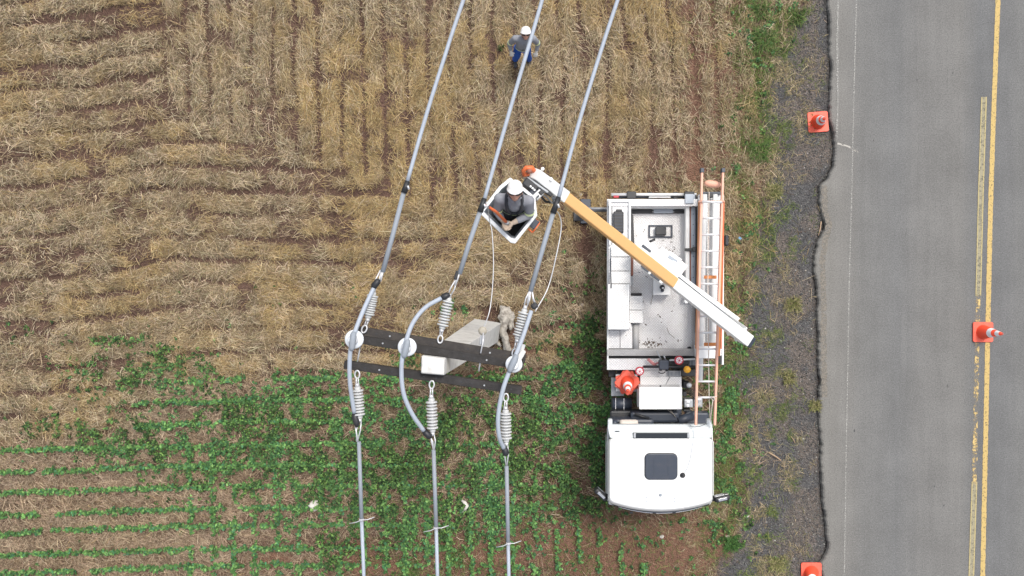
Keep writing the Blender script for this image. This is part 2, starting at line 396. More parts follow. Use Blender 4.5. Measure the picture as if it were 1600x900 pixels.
def ground_material():
    m, t, b = mat_base('field_soil'); N = t.nodes; L = t.links
    a = N.new('ShaderNodeAttribute'); a.attribute_name = 'col'; tc = N.new('ShaderNodeTexCoord')
    n1 = N.new('ShaderNodeTexNoise'); n1.inputs['Scale'].default_value = 14; n1.inputs['Detail'].default_value = 8; n1.inputs['Roughness'].default_value = .75
    n2 = N.new('ShaderNodeTexVoronoi'); n2.inputs['Scale'].default_value = 28
    for n in (n1, n2): L.new(tc.outputs['Object'], n.inputs['Vector'])
    mr = N.new('ShaderNodeMapRange'); mr.inputs['From Min'].default_value = .3; mr.inputs['From Max'].default_value = .7
    mr.inputs['To Min'].default_value = .55; mr.inputs['To Max'].default_value = 1.5; L.new(n1.outputs['Fac'], mr.inputs['Value'])
    vm = N.new('ShaderNodeVectorMath'); vm.operation = 'SCALE'; L.new(a.outputs['Color'], vm.inputs[0]); L.new(mr.outputs[0], vm.inputs['Scale'])
    L.new(vm.outputs[0], b.inputs['Base Color']); b.inputs['Roughness'].default_value = .95; b.inputs['Specular IOR Level'].default_value = .15
    ad = N.new('ShaderNodeMath'); ad.operation = 'ADD'; L.new(n1.outputs['Fac'], ad.inputs[0]); L.new(n2.outputs['Distance'], ad.inputs[1])
    bp = N.new('ShaderNodeBump'); bp.inputs['Strength'].default_value = .9; bp.inputs['Distance'].default_value = .05
    L.new(ad.outputs[0], bp.inputs['Height']); L.new(bp.outputs[0], b.inputs['Normal'])
    return m
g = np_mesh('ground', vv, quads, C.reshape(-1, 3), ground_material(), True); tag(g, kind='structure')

# ------------------------------------------------------------------ blades and leaves
rs = np.random.RandomState(5)
def blades(name, x, y, z, ang, length, width, lift, curl, colr, mat, flat=.35):
    n = len(x); d = np.stack([np.cos(ang), np.sin(ang)], -1); s = np.stack([-d[:, 1], d[:, 0]], -1)
    tw = rs.uniform(-flat, flat, n); wv = np.stack([s[:, 0]*width/2, s[:, 1]*width/2, tw*width], -1)
    p0 = np.stack([x - d[:, 0]*length/2, y - d[:, 1]*length/2, z], -1)
    p1 = np.stack([x + s[:, 0]*curl, y + s[:, 1]*curl, z + lift*.75], -1)
    p2 = np.stack([x + d[:, 0]*length/2, y + d[:, 1]*length/2, z + lift*rs.uniform(.3, 1.2, n)], -1)
    V_ = np.stack([p0-wv, p0+wv, p1+wv, p1-wv, p2+wv*.45, p2-wv*.45], 1).reshape(-1, 3)
    b = (np.arange(n)*6)[:, None]
    Fc = np.concatenate([b+np.array([[0, 1, 2, 3]]), b+np.array([[3, 2, 4, 5]])], 0)
    return np_mesh(name, V_, Fc, np.repeat(colr, 6, 0), mat)

def scatter(n, u0, u1, v0, v1, dens):
    u = rs.uniform(u0, u1, n); v = rs.uniform(v0, v1, n); k = rs.rand(n) < dens(u, v); return u[k], v[k]

def palette(n, cols, w):
    cols = np.array(cols); i = rs.choice(len(cols), n, p=np.array(w)/np.sum(w))
    return cols[i] * rs.uniform(.72, 1.28, (n, 1)) * rs.uniform(.94, 1.06, (n, 3))

# straw
u, v = scatter(1000000, -60, 1290, -70, 970, lambda u, v: straw_density(u, v)*(.25+1.15*fbm(u/9, v/9, 91))*.92)
n = len(u); x, y = XY(u, v); V = vertical_w(u, v)
sw = np.clip(blob(u, v, 765, 450, 120, 75)*2.2, 0, 1)*(v < 520)
mainang = np.where(rs.rand(n) < V, math.pi/2 + .1, .06)
mainang = mainang + 1.5*(fbm(u/70, v/70, 95)-.5) 
tang = np.arctan2(-(v-520), (u-765)) + math.pi/2
mainang = np.where(rs.rand(n) < sw, tang, mainang)
lump = fbm(u/26, v/26, 94)
ang = mainang + 2.6*(lump-.5) + 2.4*(fbm(u/8, v/8, 93)-.5) + rs.normal(0, .55, n)*(1+1.2*(rs.rand(n) < .3))
length = rs.gamma(3.4, .047, n)*(1 + .6*sw); length = np.clip(length, .03, .5)
S, _ = soil_bands(u, v)
zz = ground_h(u, v) + rs.uniform(0, .045, n)*(1-S) + .004
lift = rs.uniform(-.004, .085, n)*(1-.6*S)
gold = (.75*sm(.40, .74, .6*fbm(u/110, v/80, 96) + .4*fbm(u/22, v/30, 98) + .20*blob(u, v, 520, 110, 110, 130) + .10*blob(u, v, 700, 250, 200, 200) + .08*blob(u, v, 60, 90, 150, 60)))[:, None]
cz = cropzone(u, v)[:, None]
c1 = palette(n, [(.37, .285, .175), (.56, .46, .315), (.24, .18, .11), (.11, .078, .05), (.30, .26, .14)], [4, 3.4, 4, 2.4, 1.2])
c2 = palette(n, [(.43, .30, .12), (.31, .205, .08), (.56, .43, .21), (.15, .10, .05)], [4, 3, 2.6, 2])
c3 = palette(n, [(.46, .355, .25), (.29, .21, .145), (.13, .088, .06)], [4, 4, 2.4])
cc = c1*(1-gold) + c2*gold; cc = cc*(1-cz*.8) + c3*cz*.8
cc *= (.66 + .62*fbm(u/16, v/16, 97))[:, None]
o = blades('straw_stubble', x, y, zz, ang, length, rs.uniform(.0045, .0105, n), lift, rs.normal(0, .010, n), cc, M['straw'])
tag(o, 'flattened dry wheat straw lying in rows over the field', 'straw', kind='stuff')
# longer loose stalks lying on top
u, v = scatter(42000, -60, 1100, -60, 960, lambda u, v: straw_density(u, v)*sm(.3, .6, fbm(u/30, v/30, 99))*(1-.5*cropzone(u, v)))
n = len(u); x, y = XY(u, v); V = vertical_w(u, v)
ang = np.where(rs.rand(n) < V, math.pi/2 + .1, .06) + 2.6*(fbm(u/26, v/26, 94)-.5) + rs.normal(0, .8, n)
cc = palette(n, [(.50, .40, .26), (.44, .32, .15), (.56, .46, .32), (.28, .21, .13)], [4, 2.4, 2, 2])
o = blades('loose_stalks', x, y, ground_h(u, v) + rs.uniform(.05, .09, n), ang, rs.uniform(.12, .30, n), rs.uniform(.004, .0085, n), rs.uniform(-.01, .05, n), rs.normal(0, .02, n), cc, M['straw'])
tag(o, 'longer loose straw stalks scattered on top of the stubble', 'straw', kind='stuff')

# verge grass, dry and green
def grass_density(u, v):
    sh = shoulder(u, v); ve = verge(u, v)
    ed = road_edge(v) - u
    d = ve*(1-sh)*.9 + sh*(.10+.60*sm(18, 70, ed))*sm(.48, .66, fbm(u/20, v/20, 101))*1.6 + sh*.10*sm(30, 90, ed) + .12*sm(1000, 1080, u)*(1-ve)*sm(.45, .6, fbm(u/30, v/30, 102))
    d = d + .9*blob(u, v, 1195, 60, 40, 60) + .5*blob(u, v, 1180, 220, 35, 80)
    d = d*(1-.8*bare_red(u, v))
    d = d + cropzone(u, v)*.28*sm(480, 620, u)*(1-sh)*(1-.5*bare_red(u, v))
    return d*(1-sm(-14, -5, u - road_edge(v)))
u, v = scatter(330000, 440, 1300, -60, 960, lambda u, v: grass_density(u, v)*(.25+1.2*fbm(u/10, v/10, 103))*.75)
n = len(u); x, y = XY(u, v)
green = np.clip(sm(.44, .60, fbm(u/32, v/32, 104) + .25*blob(u, v, 1190, 40, 50, 70) + .22*blob(u, v, 1140, 690, 35, 120) + .12*blob(u, v, 1160, 220, 50, 90) + .2*(u < 1060)), 0, 1)[:, None]
cg = palette(n, [(.14, .18, .05), (.09, .14, .035), (.21, .24, .08), (.06, .09, .03)], [3, 3, 2.4, 2])
cd = palette(n, [(.33, .27, .16), (.24, .22, .10), (.42, .34, .22), (.15, .12, .08)], [3, 3, 2, 2])
o = blades('verge_grass', x, y, ground_h(u, v)+.003, rs.uniform(0, 6.283, n), rs.gamma(5, .022, n), rs.uniform(.005, .010, n), rs.uniform(.01, .09, n), rs.normal(0, .01, n), cg*green + cd*(1-green), M['straw'])
tag(o, 'green and dry grass on the verge and among the crop', 'grass', kind='stuff')

# broad leaves: crop rows both ways and weed patches
def leaves(name, u, v, size, zh, base, mat):
    n = len(u); x, y = XY(u, v); z = ground_h(u, v) + zh
    a = rs.uniform(0, 6.283, n); d = np.stack([np.cos(a), np.sin(a)], -1); s = np.stack([-d[:, 1], d[:, 0]], -1)
    t1 = rs.uniform(-.55, .55, n); t2 = rs.uniform(-.5, .5, n)
    c = np.stack([x, y, z], -1)
    A = np.stack([d[:, 0]*size, d[:, 1]*size, t1*size], -1); B = np.stack([s[:, 0]*size*.62, s[:, 1]*size*.62, t2*size*.62], -1)
    V_ = np.stack([c-A, c-A*.15+B, c+A*.55+B*.62, c+A, c+A*.5-B*.66, c-A*.2-B], 1).reshape(-1, 3)
    b = (np.arange(n)*6)[:, None]
    Fc = np.concatenate([b+np.array([[0, 1, 2, 3]]), b+np.array([[3, 4, 5, 0]])], 0)[:, ::-1]
    return np_mesh(name, V_, Fc, np.repeat(base, 6, 0), mat)

def plants(pu, pv, k, spread):
    n = len(pu); a = rs.uniform(0, 6.283, (n, k)); r = spread*np.sqrt(rs.rand(n, k))
    return (pu[:, None] + r*np.cos(a)).ravel(), (pv[:, None] + r*np.sin(a)).ravel()

pu = []; pv = []
for i, y0 in enumerate((597, 630, 664, 704, 737, 769, 803, 830, 866, 893, 926)):
    x0 = {0: 300, 1: 205, 2: 205}.get(i, -70); x1 = 880 if i > 2 else 860
    t = np.arange(x0, x1, 3.1); t = t + rs.uniform(-1.5, 1.5, len(t))
    yy = y0 - .030*np.clip(t, 0, 400) + 8*(fbm(t/140, np.full(len(t), i*3.3), 111)-.5) + rs.normal(0, 1.6, len(t))
    if i < 3: yy = yy + 6
    gap = fbm(t/26, np.full(len(t), i*5.1), 112) > .36
    k = gap & (rs.rand(len(t)) < np.interp(t, [0, 480, 620, 880], [.95, .9, .55, .35])); pu.append(t[k]); pv.append(yy[k])
for i in range(22):
    u0 = 300 + i*33.4; top = 690 if i < 8 else 740
    if i > 16: top = 820
    t = np.arange(top, 965, 3.3); xx = u0 + .01*(t-700) + 9*(fbm(t/120, np.full(len(t), i*2.7), 113)-.5) + rs.normal(0, 1.6, len(t))
    k = (fbm(t/24, np.full(len(t), i*4.3), 114) > .42) & (rs.rand(len(t)) < .8); pu.append(xx[k]); pv.append(t[k])
pu = np.concatenate(pu); pv = np.concatenate(pv)
k = (shoulder(pu, pv) < .3); pu = pu[k]; pv = pv[k]
u, v = plants(pu, pv, 8, 3.4); n = len(u); pk = np.repeat(rs.uniform(.7, 1.35, len(pu)), 8)[:, None]
cc = pk*palette(n, [(.12, .245, .07), (.065, .16, .05), (.18, .33, .10), (.07, .19, .085)], [4, 3, 2, 2])
o = leaves('crop_rows', u, v, rs.uniform(.024, .048, n), rs.uniform(.07, .17, n), cc, M['leaf'])
tag(o, 'young soybean seedlings sown in crossing rows', 'crop', kind='stuff')

def weed_density(u, v):
    ve = verge(u, v)*(1-shoulder(u, v))
    w = np.minimum(weeds(u, v), 1.3)*.50 + .75*blob(u, v, 1138, 680, 26, 120) + .5*blob(u, v, 1120, 830, 45, 40) + .4*blob(u, v, 930, 600, 30, 110) + .22*ve*sm(.5, .68, fbm(u/16, v/16, 121)) + .35*blob(u, v, 1195, 45, 30, 55)
    w = w + cropzone(u, v)*.13*sm(300, 500, u)*(1-shoulder(u, v))
    w = w*sm(.40, .58, fbm(u/15, v/13, 122))*(1-.65*bare_red(u, v))*(1-.75*sm(770, 860, v)*sm(.42, .60, fbm(u/30, v/24, 125)))
    return np.clip(w, 0, 1) + .004*(v > 440)*(u < 900)
pu, pv = scatter(75000, -60, 1290, 380, 960, lambda u, v: weed_density(u, v))
p2, q2 = scatter(9000, 1080, 1290, -60, 380, lambda u, v: weed_density(u, v)); pu = np.concatenate([pu, p2]); pv = np.concatenate([pv, q2])
u, v = plants(pu, pv, 8, 3.2); n = len(u); pk = np.repeat(rs.uniform(.6, 1.45, len(pu)), 8)[:, None]
tone = sm(.4, .62, fbm(u/55, v/55, 124))[:, None]
ca = palette(n, [(.085, .165, .045), (.05, .10, .033), (.16, .28, .07), (.028, .060, .022)], [4, 4, 3, 3])
cb = palette(n, [(.075, .185, .065), (.15, .30, .085), (.04, .10, .04)], [4, 3, 3])
o = leaves('broadleaf_weeds', u, v, rs.uniform(.014, .038, n), rs.uniform(.01, .18, n)*np.clip(.5+weeds(u, v), .4, 1.1), pk*(ca*(1-tone)+cb*tone), M['leaf'])
tag(o, 'dense low green weeds between the crop rows', 'weeds', kind='stuff')

# pebbles of the shoulder
u, v = scatter(120000, 1090, 1312, -60, 960, lambda u, v: shoulder(u, v)*(.25+1.0*fbm(u/12, v/12, 131)))
k = u < road_edge(v) + .8; u = u[k]; v = v[k]
u2, v2 = scatter(26000, 0, 1250, -60, 960, lambda u, v: .35*(1-straw_density(u, v))*(1-shoulder(u, v))*sm(.45, .6, fbm(u/20, v/20, 132)))
nn = len(u); u = np.concatenate([u, u2]); v = np.concatenate([v, v2]); n = len(u); x, y = XY(u, v); z = ground_h(u, v)
s = rs.gamma(3.2, .0026, n) + .0035; a = rs.uniform(0, 6.28, n)
ring = []
for k in range(4):
    aa = a + k*math.pi/2 + rs.uniform(-.4, .4, n); ring.append(np.stack([x + np.cos(aa)*s*rs.uniform(.7, 1.2, n), y + np.sin(aa)*s*rs.uniform(.6, 1.1, n), z + rs.uniform(-.002, .25, n)*s], -1))
top = np.stack([x + rs.uniform(-.3, .3, n)*s, y + rs.uniform(-.3, .3, n)*s, z + s*.9], -1)
V_ = np.stack(ring + [top], 1).reshape(-1, 3); b = (np.arange(n)*5)[:, None]
Fc = np.concatenate([b + np.array([[k, (k+1) % 4, 4]]) for k in range(4)], 0)
cg = palette(n, [(.095, .094, .093), (.055, .055, .056), (.145, .141, .134), (.22, .21, .19), (.42, .40, .36), (.13, .10, .08)], [5, 4.5, 3, 1.2, .16, 1.2])
cs = palette(n, [(.17, .10, .075), (.11, .065, .05), (.24, .16, .12)], [3, 3, 1]); cg[nn:] = cs[nn:]
o = np_mesh('gravel', V_, Fc, np.repeat(cg, 5, 0), M['pebble']); tag(o, 'loose dark gravel of the road shoulder', 'gravel', kind='stuff')

# ------------------------------------------------------------------ road
def asphalt(name, lip=False):
    m, t, b = mat_base(name); N = t.nodes; L = t.links; tc = N.new('ShaderNodeTexCoord')
    sx = N.new('ShaderNodeSeparateXYZ'); L.new(tc.outputs['Object'], sx.inputs[0])
    ml = N.new('ShaderNodeMapping'); ml.inputs['Scale'].default_value = (1, .06, 1); L.new(tc.outputs['Object'], ml.inputs['Vector'])
    ns = N.new('ShaderNodeTexNoise'); ns.inputs['Scale'].default_value = 7; ns.inputs['Detail'].default_value = 5; L.new(ml.outputs[0], ns.inputs['Vector'])
    wob = N.new('ShaderNodeMath'); wob.operation = 'MULTIPLY_ADD'; wob.inputs[1].default_value = .25; L.new(ns.outputs['Fac'], wob.inputs[0]); L.new(sx.outputs['X'], wob.inputs[2])
    mr = N.new('ShaderNodeMapRange'); mr.inputs['From Min'].default_value = 7.3; mr.inputs['From Max'].default_value = 16; L.new(wob.outputs[0], mr.inputs['Value'])
    cr = N.new('ShaderNodeValToRGB'); e = cr.color_ramp.elements
    def g(u): return (((u-800)*H/F) + .12 - 7.3)/8.7
    stops = [(1285, (.185, .180, .166)), (1325, (.176, .172, .162)), (1345, (.160, .159, .153)), (1400, (.146, .147, .145)), (1435, (.160, .158, .152)),
             (1500, (.166, .163, .155)), (1530, (.136, .138, .138)), (1570, (.144, .145, .144)), (1590, (.152, .152, .148)), (1640, (.146, .147, .145)), (1780, (.17, .168, .158))]
    e[0].position = g(stops[0][0]); e[0].color = (*stops[0][1], 1); e[1].position = g(stops[-1][0]); e[1].color = (*stops[-1][1], 1)
    for u_, c_ in stops[1:-1]: q = e.new(g(u_)); q.color = (*c_, 1)
    L.new(mr.outputs[0], cr.inputs['Fac'])
    n1 = N.new('ShaderNodeTexNoise'); n1.inputs['Scale'].default_value = 34; n1.inputs['Detail'].default_value = 5; n1.inputs['Roughness'].default_value = .8
    n2 = N.new('ShaderNodeTexNoise'); n2.inputs['Scale'].default_value = .9; n2.inputs['Detail'].default_value = 7; n2.inputs['Roughness'].default_value = .6
    L.new(tc.outputs['Object'], n1.inputs['Vector']); L.new(tc.outputs['Object'], n2.inputs['Vector'])
    m1 = N.new('ShaderNodeMapRange'); m1.inputs['From Min'].default_value = .3; m1.inputs['From Max'].default_value = .7; m1.inputs['To Min'].default_value = .58; m1.inputs['To Max'].default_value = 1.42
    m2 = N.new('ShaderNodeMapRange'); m2.inputs['From Min'].default_value = .3; m2.inputs['From Max'].default_value = .7; m2.inputs['To Min'].default_value = .90; m2.inputs['To Max'].default_value = 1.10
    m3 = N.new('ShaderNodeMapRange'); m3.inputs['From Min'].default_value = .3; m3.inputs['From Max'].default_value = .7; m3.inputs['To Min'].default_value = .955; m3.inputs['To Max'].default_value = 1.045
    L.new(n1.outputs['Fac'], m1.inputs['Value']); L.new(n2.outputs['Fac'], m2.inputs['Value']); L.new(ns.outputs['Fac'], m3.inputs['Value'])
    a = N.new('ShaderNodeMath'); a.operation = 'MULTIPLY'; L.new(m1.outputs[0], a.inputs[0]); L.new(m2.outputs[0], a.inputs[1])
    a2 = N.new('ShaderNodeMath'); a2.operation = 'MULTIPLY'; L.new(a.outputs[0], a2.inputs[0]); L.new(m3.outputs[0], a2.inputs[1])
    # pale aggregate specks
    n4 = N.new('ShaderNodeTexVoronoi'); n4.inputs['Scale'].default_value = 26; L.new(tc.outputs['Object'], n4.inputs['Vector'])
    c4 = N.new('ShaderNodeMapRange'); c4.inputs['From Min'].default_value = .10; c4.inputs['From Max'].default_value = .18; c4.inputs['To Min'].default_value = 1.35; c4.inputs['To Max'].default_value = 1.0
    L.new(n4.outputs['Distance'], c4.inputs['Value'])
    a3 = N.new('ShaderNodeMath'); a3.operation = 'MULTIPLY'; L.new(a2.outputs[0], a3.inputs[0]); L.new(c4.outputs[0], a3.inputs[1])
    vm = N.new('ShaderNodeVectorMath'); vm.operation = 'SCALE'; gain = N.new('ShaderNodeMath'); gain.operation = 'MULTIPLY'; gain.inputs[1].default_value = 1.0; L.new(a3.outputs[0], gain.inputs[0])
    L.new(cr.outputs['Color'], vm.inputs[0]); L.new(gain.outputs[0], vm.inputs['Scale'])
    L.new(vm.outputs[0], b.inputs['Base Color']); b.inputs['Roughness'].default_value = .9; b.inputs['Specular IOR Level'].default_value = .2
    bp = N.new('ShaderNodeBump'); bp.inputs['Strength'].default_value = .35; bp.inputs['Distance'].default_value = .008
    L.new(n1.outputs['Fac'], bp.inputs['Height']); L.new(bp.outputs[0], b.inputs['Normal'])
    return m
M['asphalt'] = asphalt('asphalt')
vs_ = np.concatenate([np.linspace(-9000, -70, 12), np.arange(-60, 961, 2.5), np.linspace(970, 9900, 12)])
eu = road_edge(vs_) + 3*(fbm(vs_/26, vs_*0, 141)-.5)*2 + 1.9*(fbm(vs_/5, vs_*0, 142)-.5)*2
ZR = .03
rows = []
for v_, u_ in zip(vs_, eu):
    x0, y0 = XY(u_, v_); xr = float(XY(1790, v_)[0])
    rows.append([(x0-.035, y0, -.08), (x0-.018, y0, ZR-.03), (x0+.012, y0, ZR-.004), (x0+.05, y0, ZR), (8.0+.6, y0, ZR+.001), (11.8, y0, ZR+.002), (xr, y0, ZR), (xr+.05, y0, -.08)])
mb = MB(); nR = len(rows[0]); vs2 = [p for r_ in rows for p in r_]
mb.add(vs2, [(i*nR+k, (i+1)*nR+k, (i+1)*nR+k+1, i*nR+k+1) for i in range(len(rows)-1) for k in range(nR-1)])
road = mb.build('road', M['asphalt']); tag(road, kind='structure')
ZP = ZR + .006

def worn_paint(name, c, wear=.5, scale=16, lo=.02):
    m, t, b = mat_base(name); N = t.nodes; L = t.links; tc = N.new('ShaderNodeTexCoord')
    n1 = N.new('ShaderNodeTexNoise'); n1.inputs['Scale'].default_value = scale; n1.inputs['Detail'].default_value = 8; n1.inputs['Roughness'].default_value = .75
    L.new(tc.outputs['Object'], n1.inputs['Vector'])
    cr = N.new('ShaderNodeValToRGB'); cr.color_ramp.elements[0].position = wear-.04; cr.color_ramp.elements[1].position = wear+.06
    cr.color_ramp.elements[0].color = (lo, lo, lo, 1); L.new(n1.outputs['Fac'], cr.inputs['Fac'])
    b.inputs['Base Color'].default_value = (*c, 1); b.inputs['Roughness'].default_value = .8
    L.new(cr.outputs['Color'], b.inputs['Alpha'])
    return m
M['yellow_paint'] = worn_paint('yellow_road_paint', (.50, .36, .135), .40, 22, .1)
M['yellow_faint'] = worn_paint('faint_yellow_road_paint', (.30, .27, .18), .46, 14, .45)
M['yellow_patch'] = worn_paint('patchy_yellow_road_paint', (.58, .42, .17), .52, 9)
M['white_faint'] = worn_paint('faint_white_road_paint', (.38, .375, .35), .52, 30, .22)
M['yellow_line_thin'] = worn_paint('thin_yellow_road_paint', (.42, .35, .17), .40, 20, .2)
M['dust_brown'] = worn_paint('crumbling_asphalt', (.20, .18, .15), .47, 20, .0)
M['asphalt_dark'] = paint('tar_spot', (.05, .05, .055), .8)
M['dust'] = worn_paint('pale_dust', (.42, .40, .36), .50, 12, .0)

def stripe(name, pts, w, mat, zoff=0, jag=.004, step=3.0):
    """pts: photo pixels down the line; w full width in metres"""
    vv_ = [p[1] for p in pts]; uu = [p[0] for p in pts]
    t = np.arange(vv_[0], vv_[-1]+step, step); t[-1] = vv_[-1]
    c = np.interp(t, vv_, uu); L_ = []; mb = MB()
    for k, (a, b_) in enumerate(zip(c, t)):
        x, y = XY(a, b_); L_.append((x - w/2 - rs.uniform(0, jag), y)); L_.append((x + w/2 + rs.uniform(0, jag), y))
    mb.add([(x, y, ZP+zoff) for x, y in L_], [(2*i, 2*i+2, 2*i+3, 2*i+1) for i in range(len(t)-1)])
    return mb, name, mat
def mark(*a, **k):
    mb, name, mat = stripe(*a, **k); return tag(mb.build(name, mat), kind='structure')
Y1 = [(1566, -400), (1558, 0), (1551, 180), (1547, 300), (1544, 420), (1542, 520), (1540, 620), (1537, 760), (1534, 900), (1526, 1300)]
mark('centre_line', Y1, .105, M['yellow_paint'], jag=.012)
Y2 = [(1536, 152), (1531, 300), (1527, 460), (1524, 600), (1521, 752), (1516, 900), (1506, 1250)]
def y2(v): return float(np.interp(v, [p[1] for p in Y2], [p[0] for p in Y2]))
for a, b_ in ((152, 462), (752, 1200)):
    pts = [(y2(t), t) for t in np.linspace(a, b_, 8)]
    mark('centre_line', pts, .10, M['yellow_faint'])
    mark('centre_line', [(p[0]-3.6, p[1]) for p in pts], .020, M['yellow_line_thin'], zoff=.004, jag=.004)
    mark('centre_line', [(p[0]+3.6, p[1]) for p in pts], .024, M['yellow_line_thin'], zoff=.004, jag=.004)
mark('centre_line', [(y2(t), t) for t in np.linspace(456, 756, 8)], .09, M['yellow_patch'], zoff=.002, jag=.02)
mark('edge_line', [(1345, -400), (1337, 0), (1333, 150), (1330, 290), (1326, 430), (1323, 600), (1321, 700), (1319, 850), (1318, 900), (1312, 1200)], .022, M['white_faint'], jag=.006)
mark('edge_line', [(1310, -100), (1307, 60), (1308, 160), (1306, 215)], .022, M['white_faint'], zoff=.002, jag=.02)
mark('broken_strip', [(float(np.interp(t, [290, 330, 350, 400, 470, 600, 620], [1287, 1288, 1295, 1284, 1286, 1287, 1288])), t) for t in range(290, 622, 10)], .10, M['dust_brown'], zoff=-.002, jag=.04)
for (a, b_, r_) in ((1293, 215, .03), (1288, 267, .028), (1215, 116, 0), (1433, 125, .02), (1489, 114, .02), (1480, 80, .015), (1365, 220, .02), (1475, 790, .02), (1335, 673, .03), (1481, 603, .025), (1460, 760, .018)):
    if not r_: continue
    m_ = MB(); p = P(a, b_, ZP); m_.add([p + Vector((math.cos(t)*r_*.6*rnd.uniform(.6, 1.2), math.sin(t)*r_*1.5*rnd.uniform(.6, 1.2), 0)) for t in np.linspace(0, 5.6, 9)], [tuple(range(9))])
    tag(m_.build('tar_spot', M['asphalt_dark']), kind='structure')
mb = MB()
for (a, b_, c_, d_) in ((1308, 224, 1326, 229), (1326, 229, 1341, 238)):
    p, q = P(a, b_, ZP), P(c_, d_, ZP); s_ = (q-p).cross(Vector((0, 0, 1))).normalized()*.022
    mb.add([p-s_, q-s_, q+s_, p+s_], [(0, 1, 2, 3)])
tag(mb.build('scrape_mark', M['dust']), kind='structure')
# ---- BUILD2 ----
# ================================================================== aerial lift truck
TR = empty('bucket_truck', P(1035, 560, 0), 'white bucket truck parked on the verge with its boom reaching over the field', 'truck')
def T(mb, name, mat, parent=TR, bevel=.006, label=None):
    o = mb.build(name, M[mat] if isinstance(mat, str) else mat, parent, bevel)
    if label: o['label'] = label
    return o
def pb(name, x0, y0, x1, y1, zt, zb, mat, bevel=.006, label=None, parent=TR):
    return T(MB().pbox(x0, y0, x1, y1, zt, zb), name, mat, parent, bevel, label)
def ptube(name, p0, p1, r, mat, n=12, parent=TR, label=None):
    return T(MB().tube([P(*p0), P(*p1)], r, n), name, mat, parent, 0, label)
# chassis
for x in (1012, 1052): pb('chassis_rail', x, 300, x+7, 700, .95, .72, 'black')
for y in (330, 430, 530, 600, 650): pb('cross_member', 1012, y, 1059, y+7, .92, .78, 'black')
def wheel(cx, cy, w=.24, r=.42):
    c = Vector((P(cx, cy, .42).x, P(cx, cy, .42).y, r))
    t = T(MB().lathe([(r*.62, -w/2), (r*.93, -w/2), (r, -w/2+.05), (r, w/2-.05), (r*.93, w/2), (r*.62, w/2)], c, (1, 0, 0), 28), 'wheel', 'rubber', TR, 0)
    T(MB().lathe([(r*.3, -w/2+.03), (r*.6, -w/2+.01), (r*.6, w/2-.01), (r*.3, w/2-.03)], c, (1, 0, 0), 20), 'rim', 'steel', t, 0)
for cx, cy in ((968, 735), (1094, 735), (965, 415), (985, 415), (1085, 415), (1104, 415)): wheel(cx, cy)
# --- bed
pb('bed_floor', 950, 322, 1128, 556, 1.22, 1.12, 'plate')
pb('rear_panel', 950, 311, 1090, 322, 1.62, .95, 'plate')
pb('rear_panel_lip', 952, 322.4, 1072, 325, 1.50, 1.20, 'white_dirty')
pb('side_skirt', 948.5, 311, 951, 578, 1.50, .85, 'white_dirty', .003)
pb('side_skirt', 1128, 304, 1131, 570, 1.50, .85, 'white_dirty', .003)
ptube('bumper_tube', (955, 304, 1.0), (1088, 304, 1.0), .035, 'alu')
pb('bumper_plate', 957, 304, 1088, 309.5, .90, .80, 'navy')
for x0, x1 in ((979.5, 994), (1070, 1085)): pb('bumper_stop', x0, 299, x1, 310, 1.12, .78, 'black', .015)
for x0, x1 in ((958.5, 967), (1076, 1080)): pb('tail_lamp', x0, 305.4, x1, 308.8, 1.02, .88, 'red')
pb('number_plate_light', 1014, 305.6, 1048, 308.8, .96, .88, 'alu', .003)
pb('rear_slot', 987, 324.5, 1070, 333.5, 1.27, 1.20, 'black', .004)
pb('slot_cover', 1021.5, 325.5, 1051.5, 333, 1.31, 1.27, 'steel_blue', .004)
for x in (1020.3, 1053): pb('slot_bolt', x-.5, 326.4, x+.5, 327.6, 1.30, 1.27, 'alu', 0); pb('slot_bolt', x-.5, 330.4, x+.5, 331.6, 1.30, 1.27, 'alu', 0)
T(MB().prism([P(a, b, 0).xy * (16.7/18) for a, b in ((986.5, 386), (991.5, 386), (989.5, 336), (986.5, 334))][::1], 1.20, 1.30), 'hose_channel', 'black', TR, 0)
pb('conduit', 985.4, 387, 989.6, 431, 1.40, 1.24, 'rust', .02)
pb('conduit_end', 984.6, 431, 989, 446, 1.36, 1.22, 'steel', .01)
pb('hydraulic_fitting', 986, 458, 1003, 462, 1.34, 1.22, 'black', .015)
# floor hatch frame with black box
for q in ((1013.5, 351.5, 1051, 353.6), (1013.5, 369, 1051, 371.4), (1013.5, 353.8, 1015.8, 368.8), (1048.8, 353.8, 1051, 368.8)): pb('hatch_frame', *q, 1.262, 1.215, 'navy', .004)
pb('black_box', 1024.5, 354.6, 1041, 367, 1.36, 1.226, 'black', .012)
# left lockers
L_ = pb('left_locker', 951, 312, 985.6, 513, 1.60, 1.20, 'plate')
for q in ((952, 312.5, 955, 383), (955.2, 312.5, 982, 315.5), (982.4, 312.5, 985.8, 384)): pb('tray_rim', *q, 1.665, 1.604, 'white', .004, parent=L_)
for q in ((955.8, 320, 982, 321), (955.8, 321, 956.7, 383)): pb('seal', *q, 1.612, 1.602, 'navy', 0, parent=L_)
pb('black_case', 958.6, 330.5, 974.4, 364, 1.72, 1.605, 'black', .02)
pb('case_handle', 963, 327, 972, 331, 1.68, 1.61, 'black', .01)
for k in range(6): pb('case_rib', 959.6, 335+k*5, 973.4, 336+k*5, 1.728, 1.72, 'navy', .002)
pb('locker_lid', 955, 385.4, 984.6, 401, 1.70, 1.60, 'plate_clean')
pb('locker_lid', 955, 402, 984.6, 423, 1.70, 1.60, 'plate_clean')
pb('locker_lid', 953, 424, 984.2, 443, 1.73, 1.60, 'plate_clean')
ptube('lid_strut', (953.6, 404, 1.74), (955, 450, 1.86), .012, 'navy')
pb('locker_lid', 949.8, 444, 983, 515, 1.84, 1.60, 'plate_clean', .012)
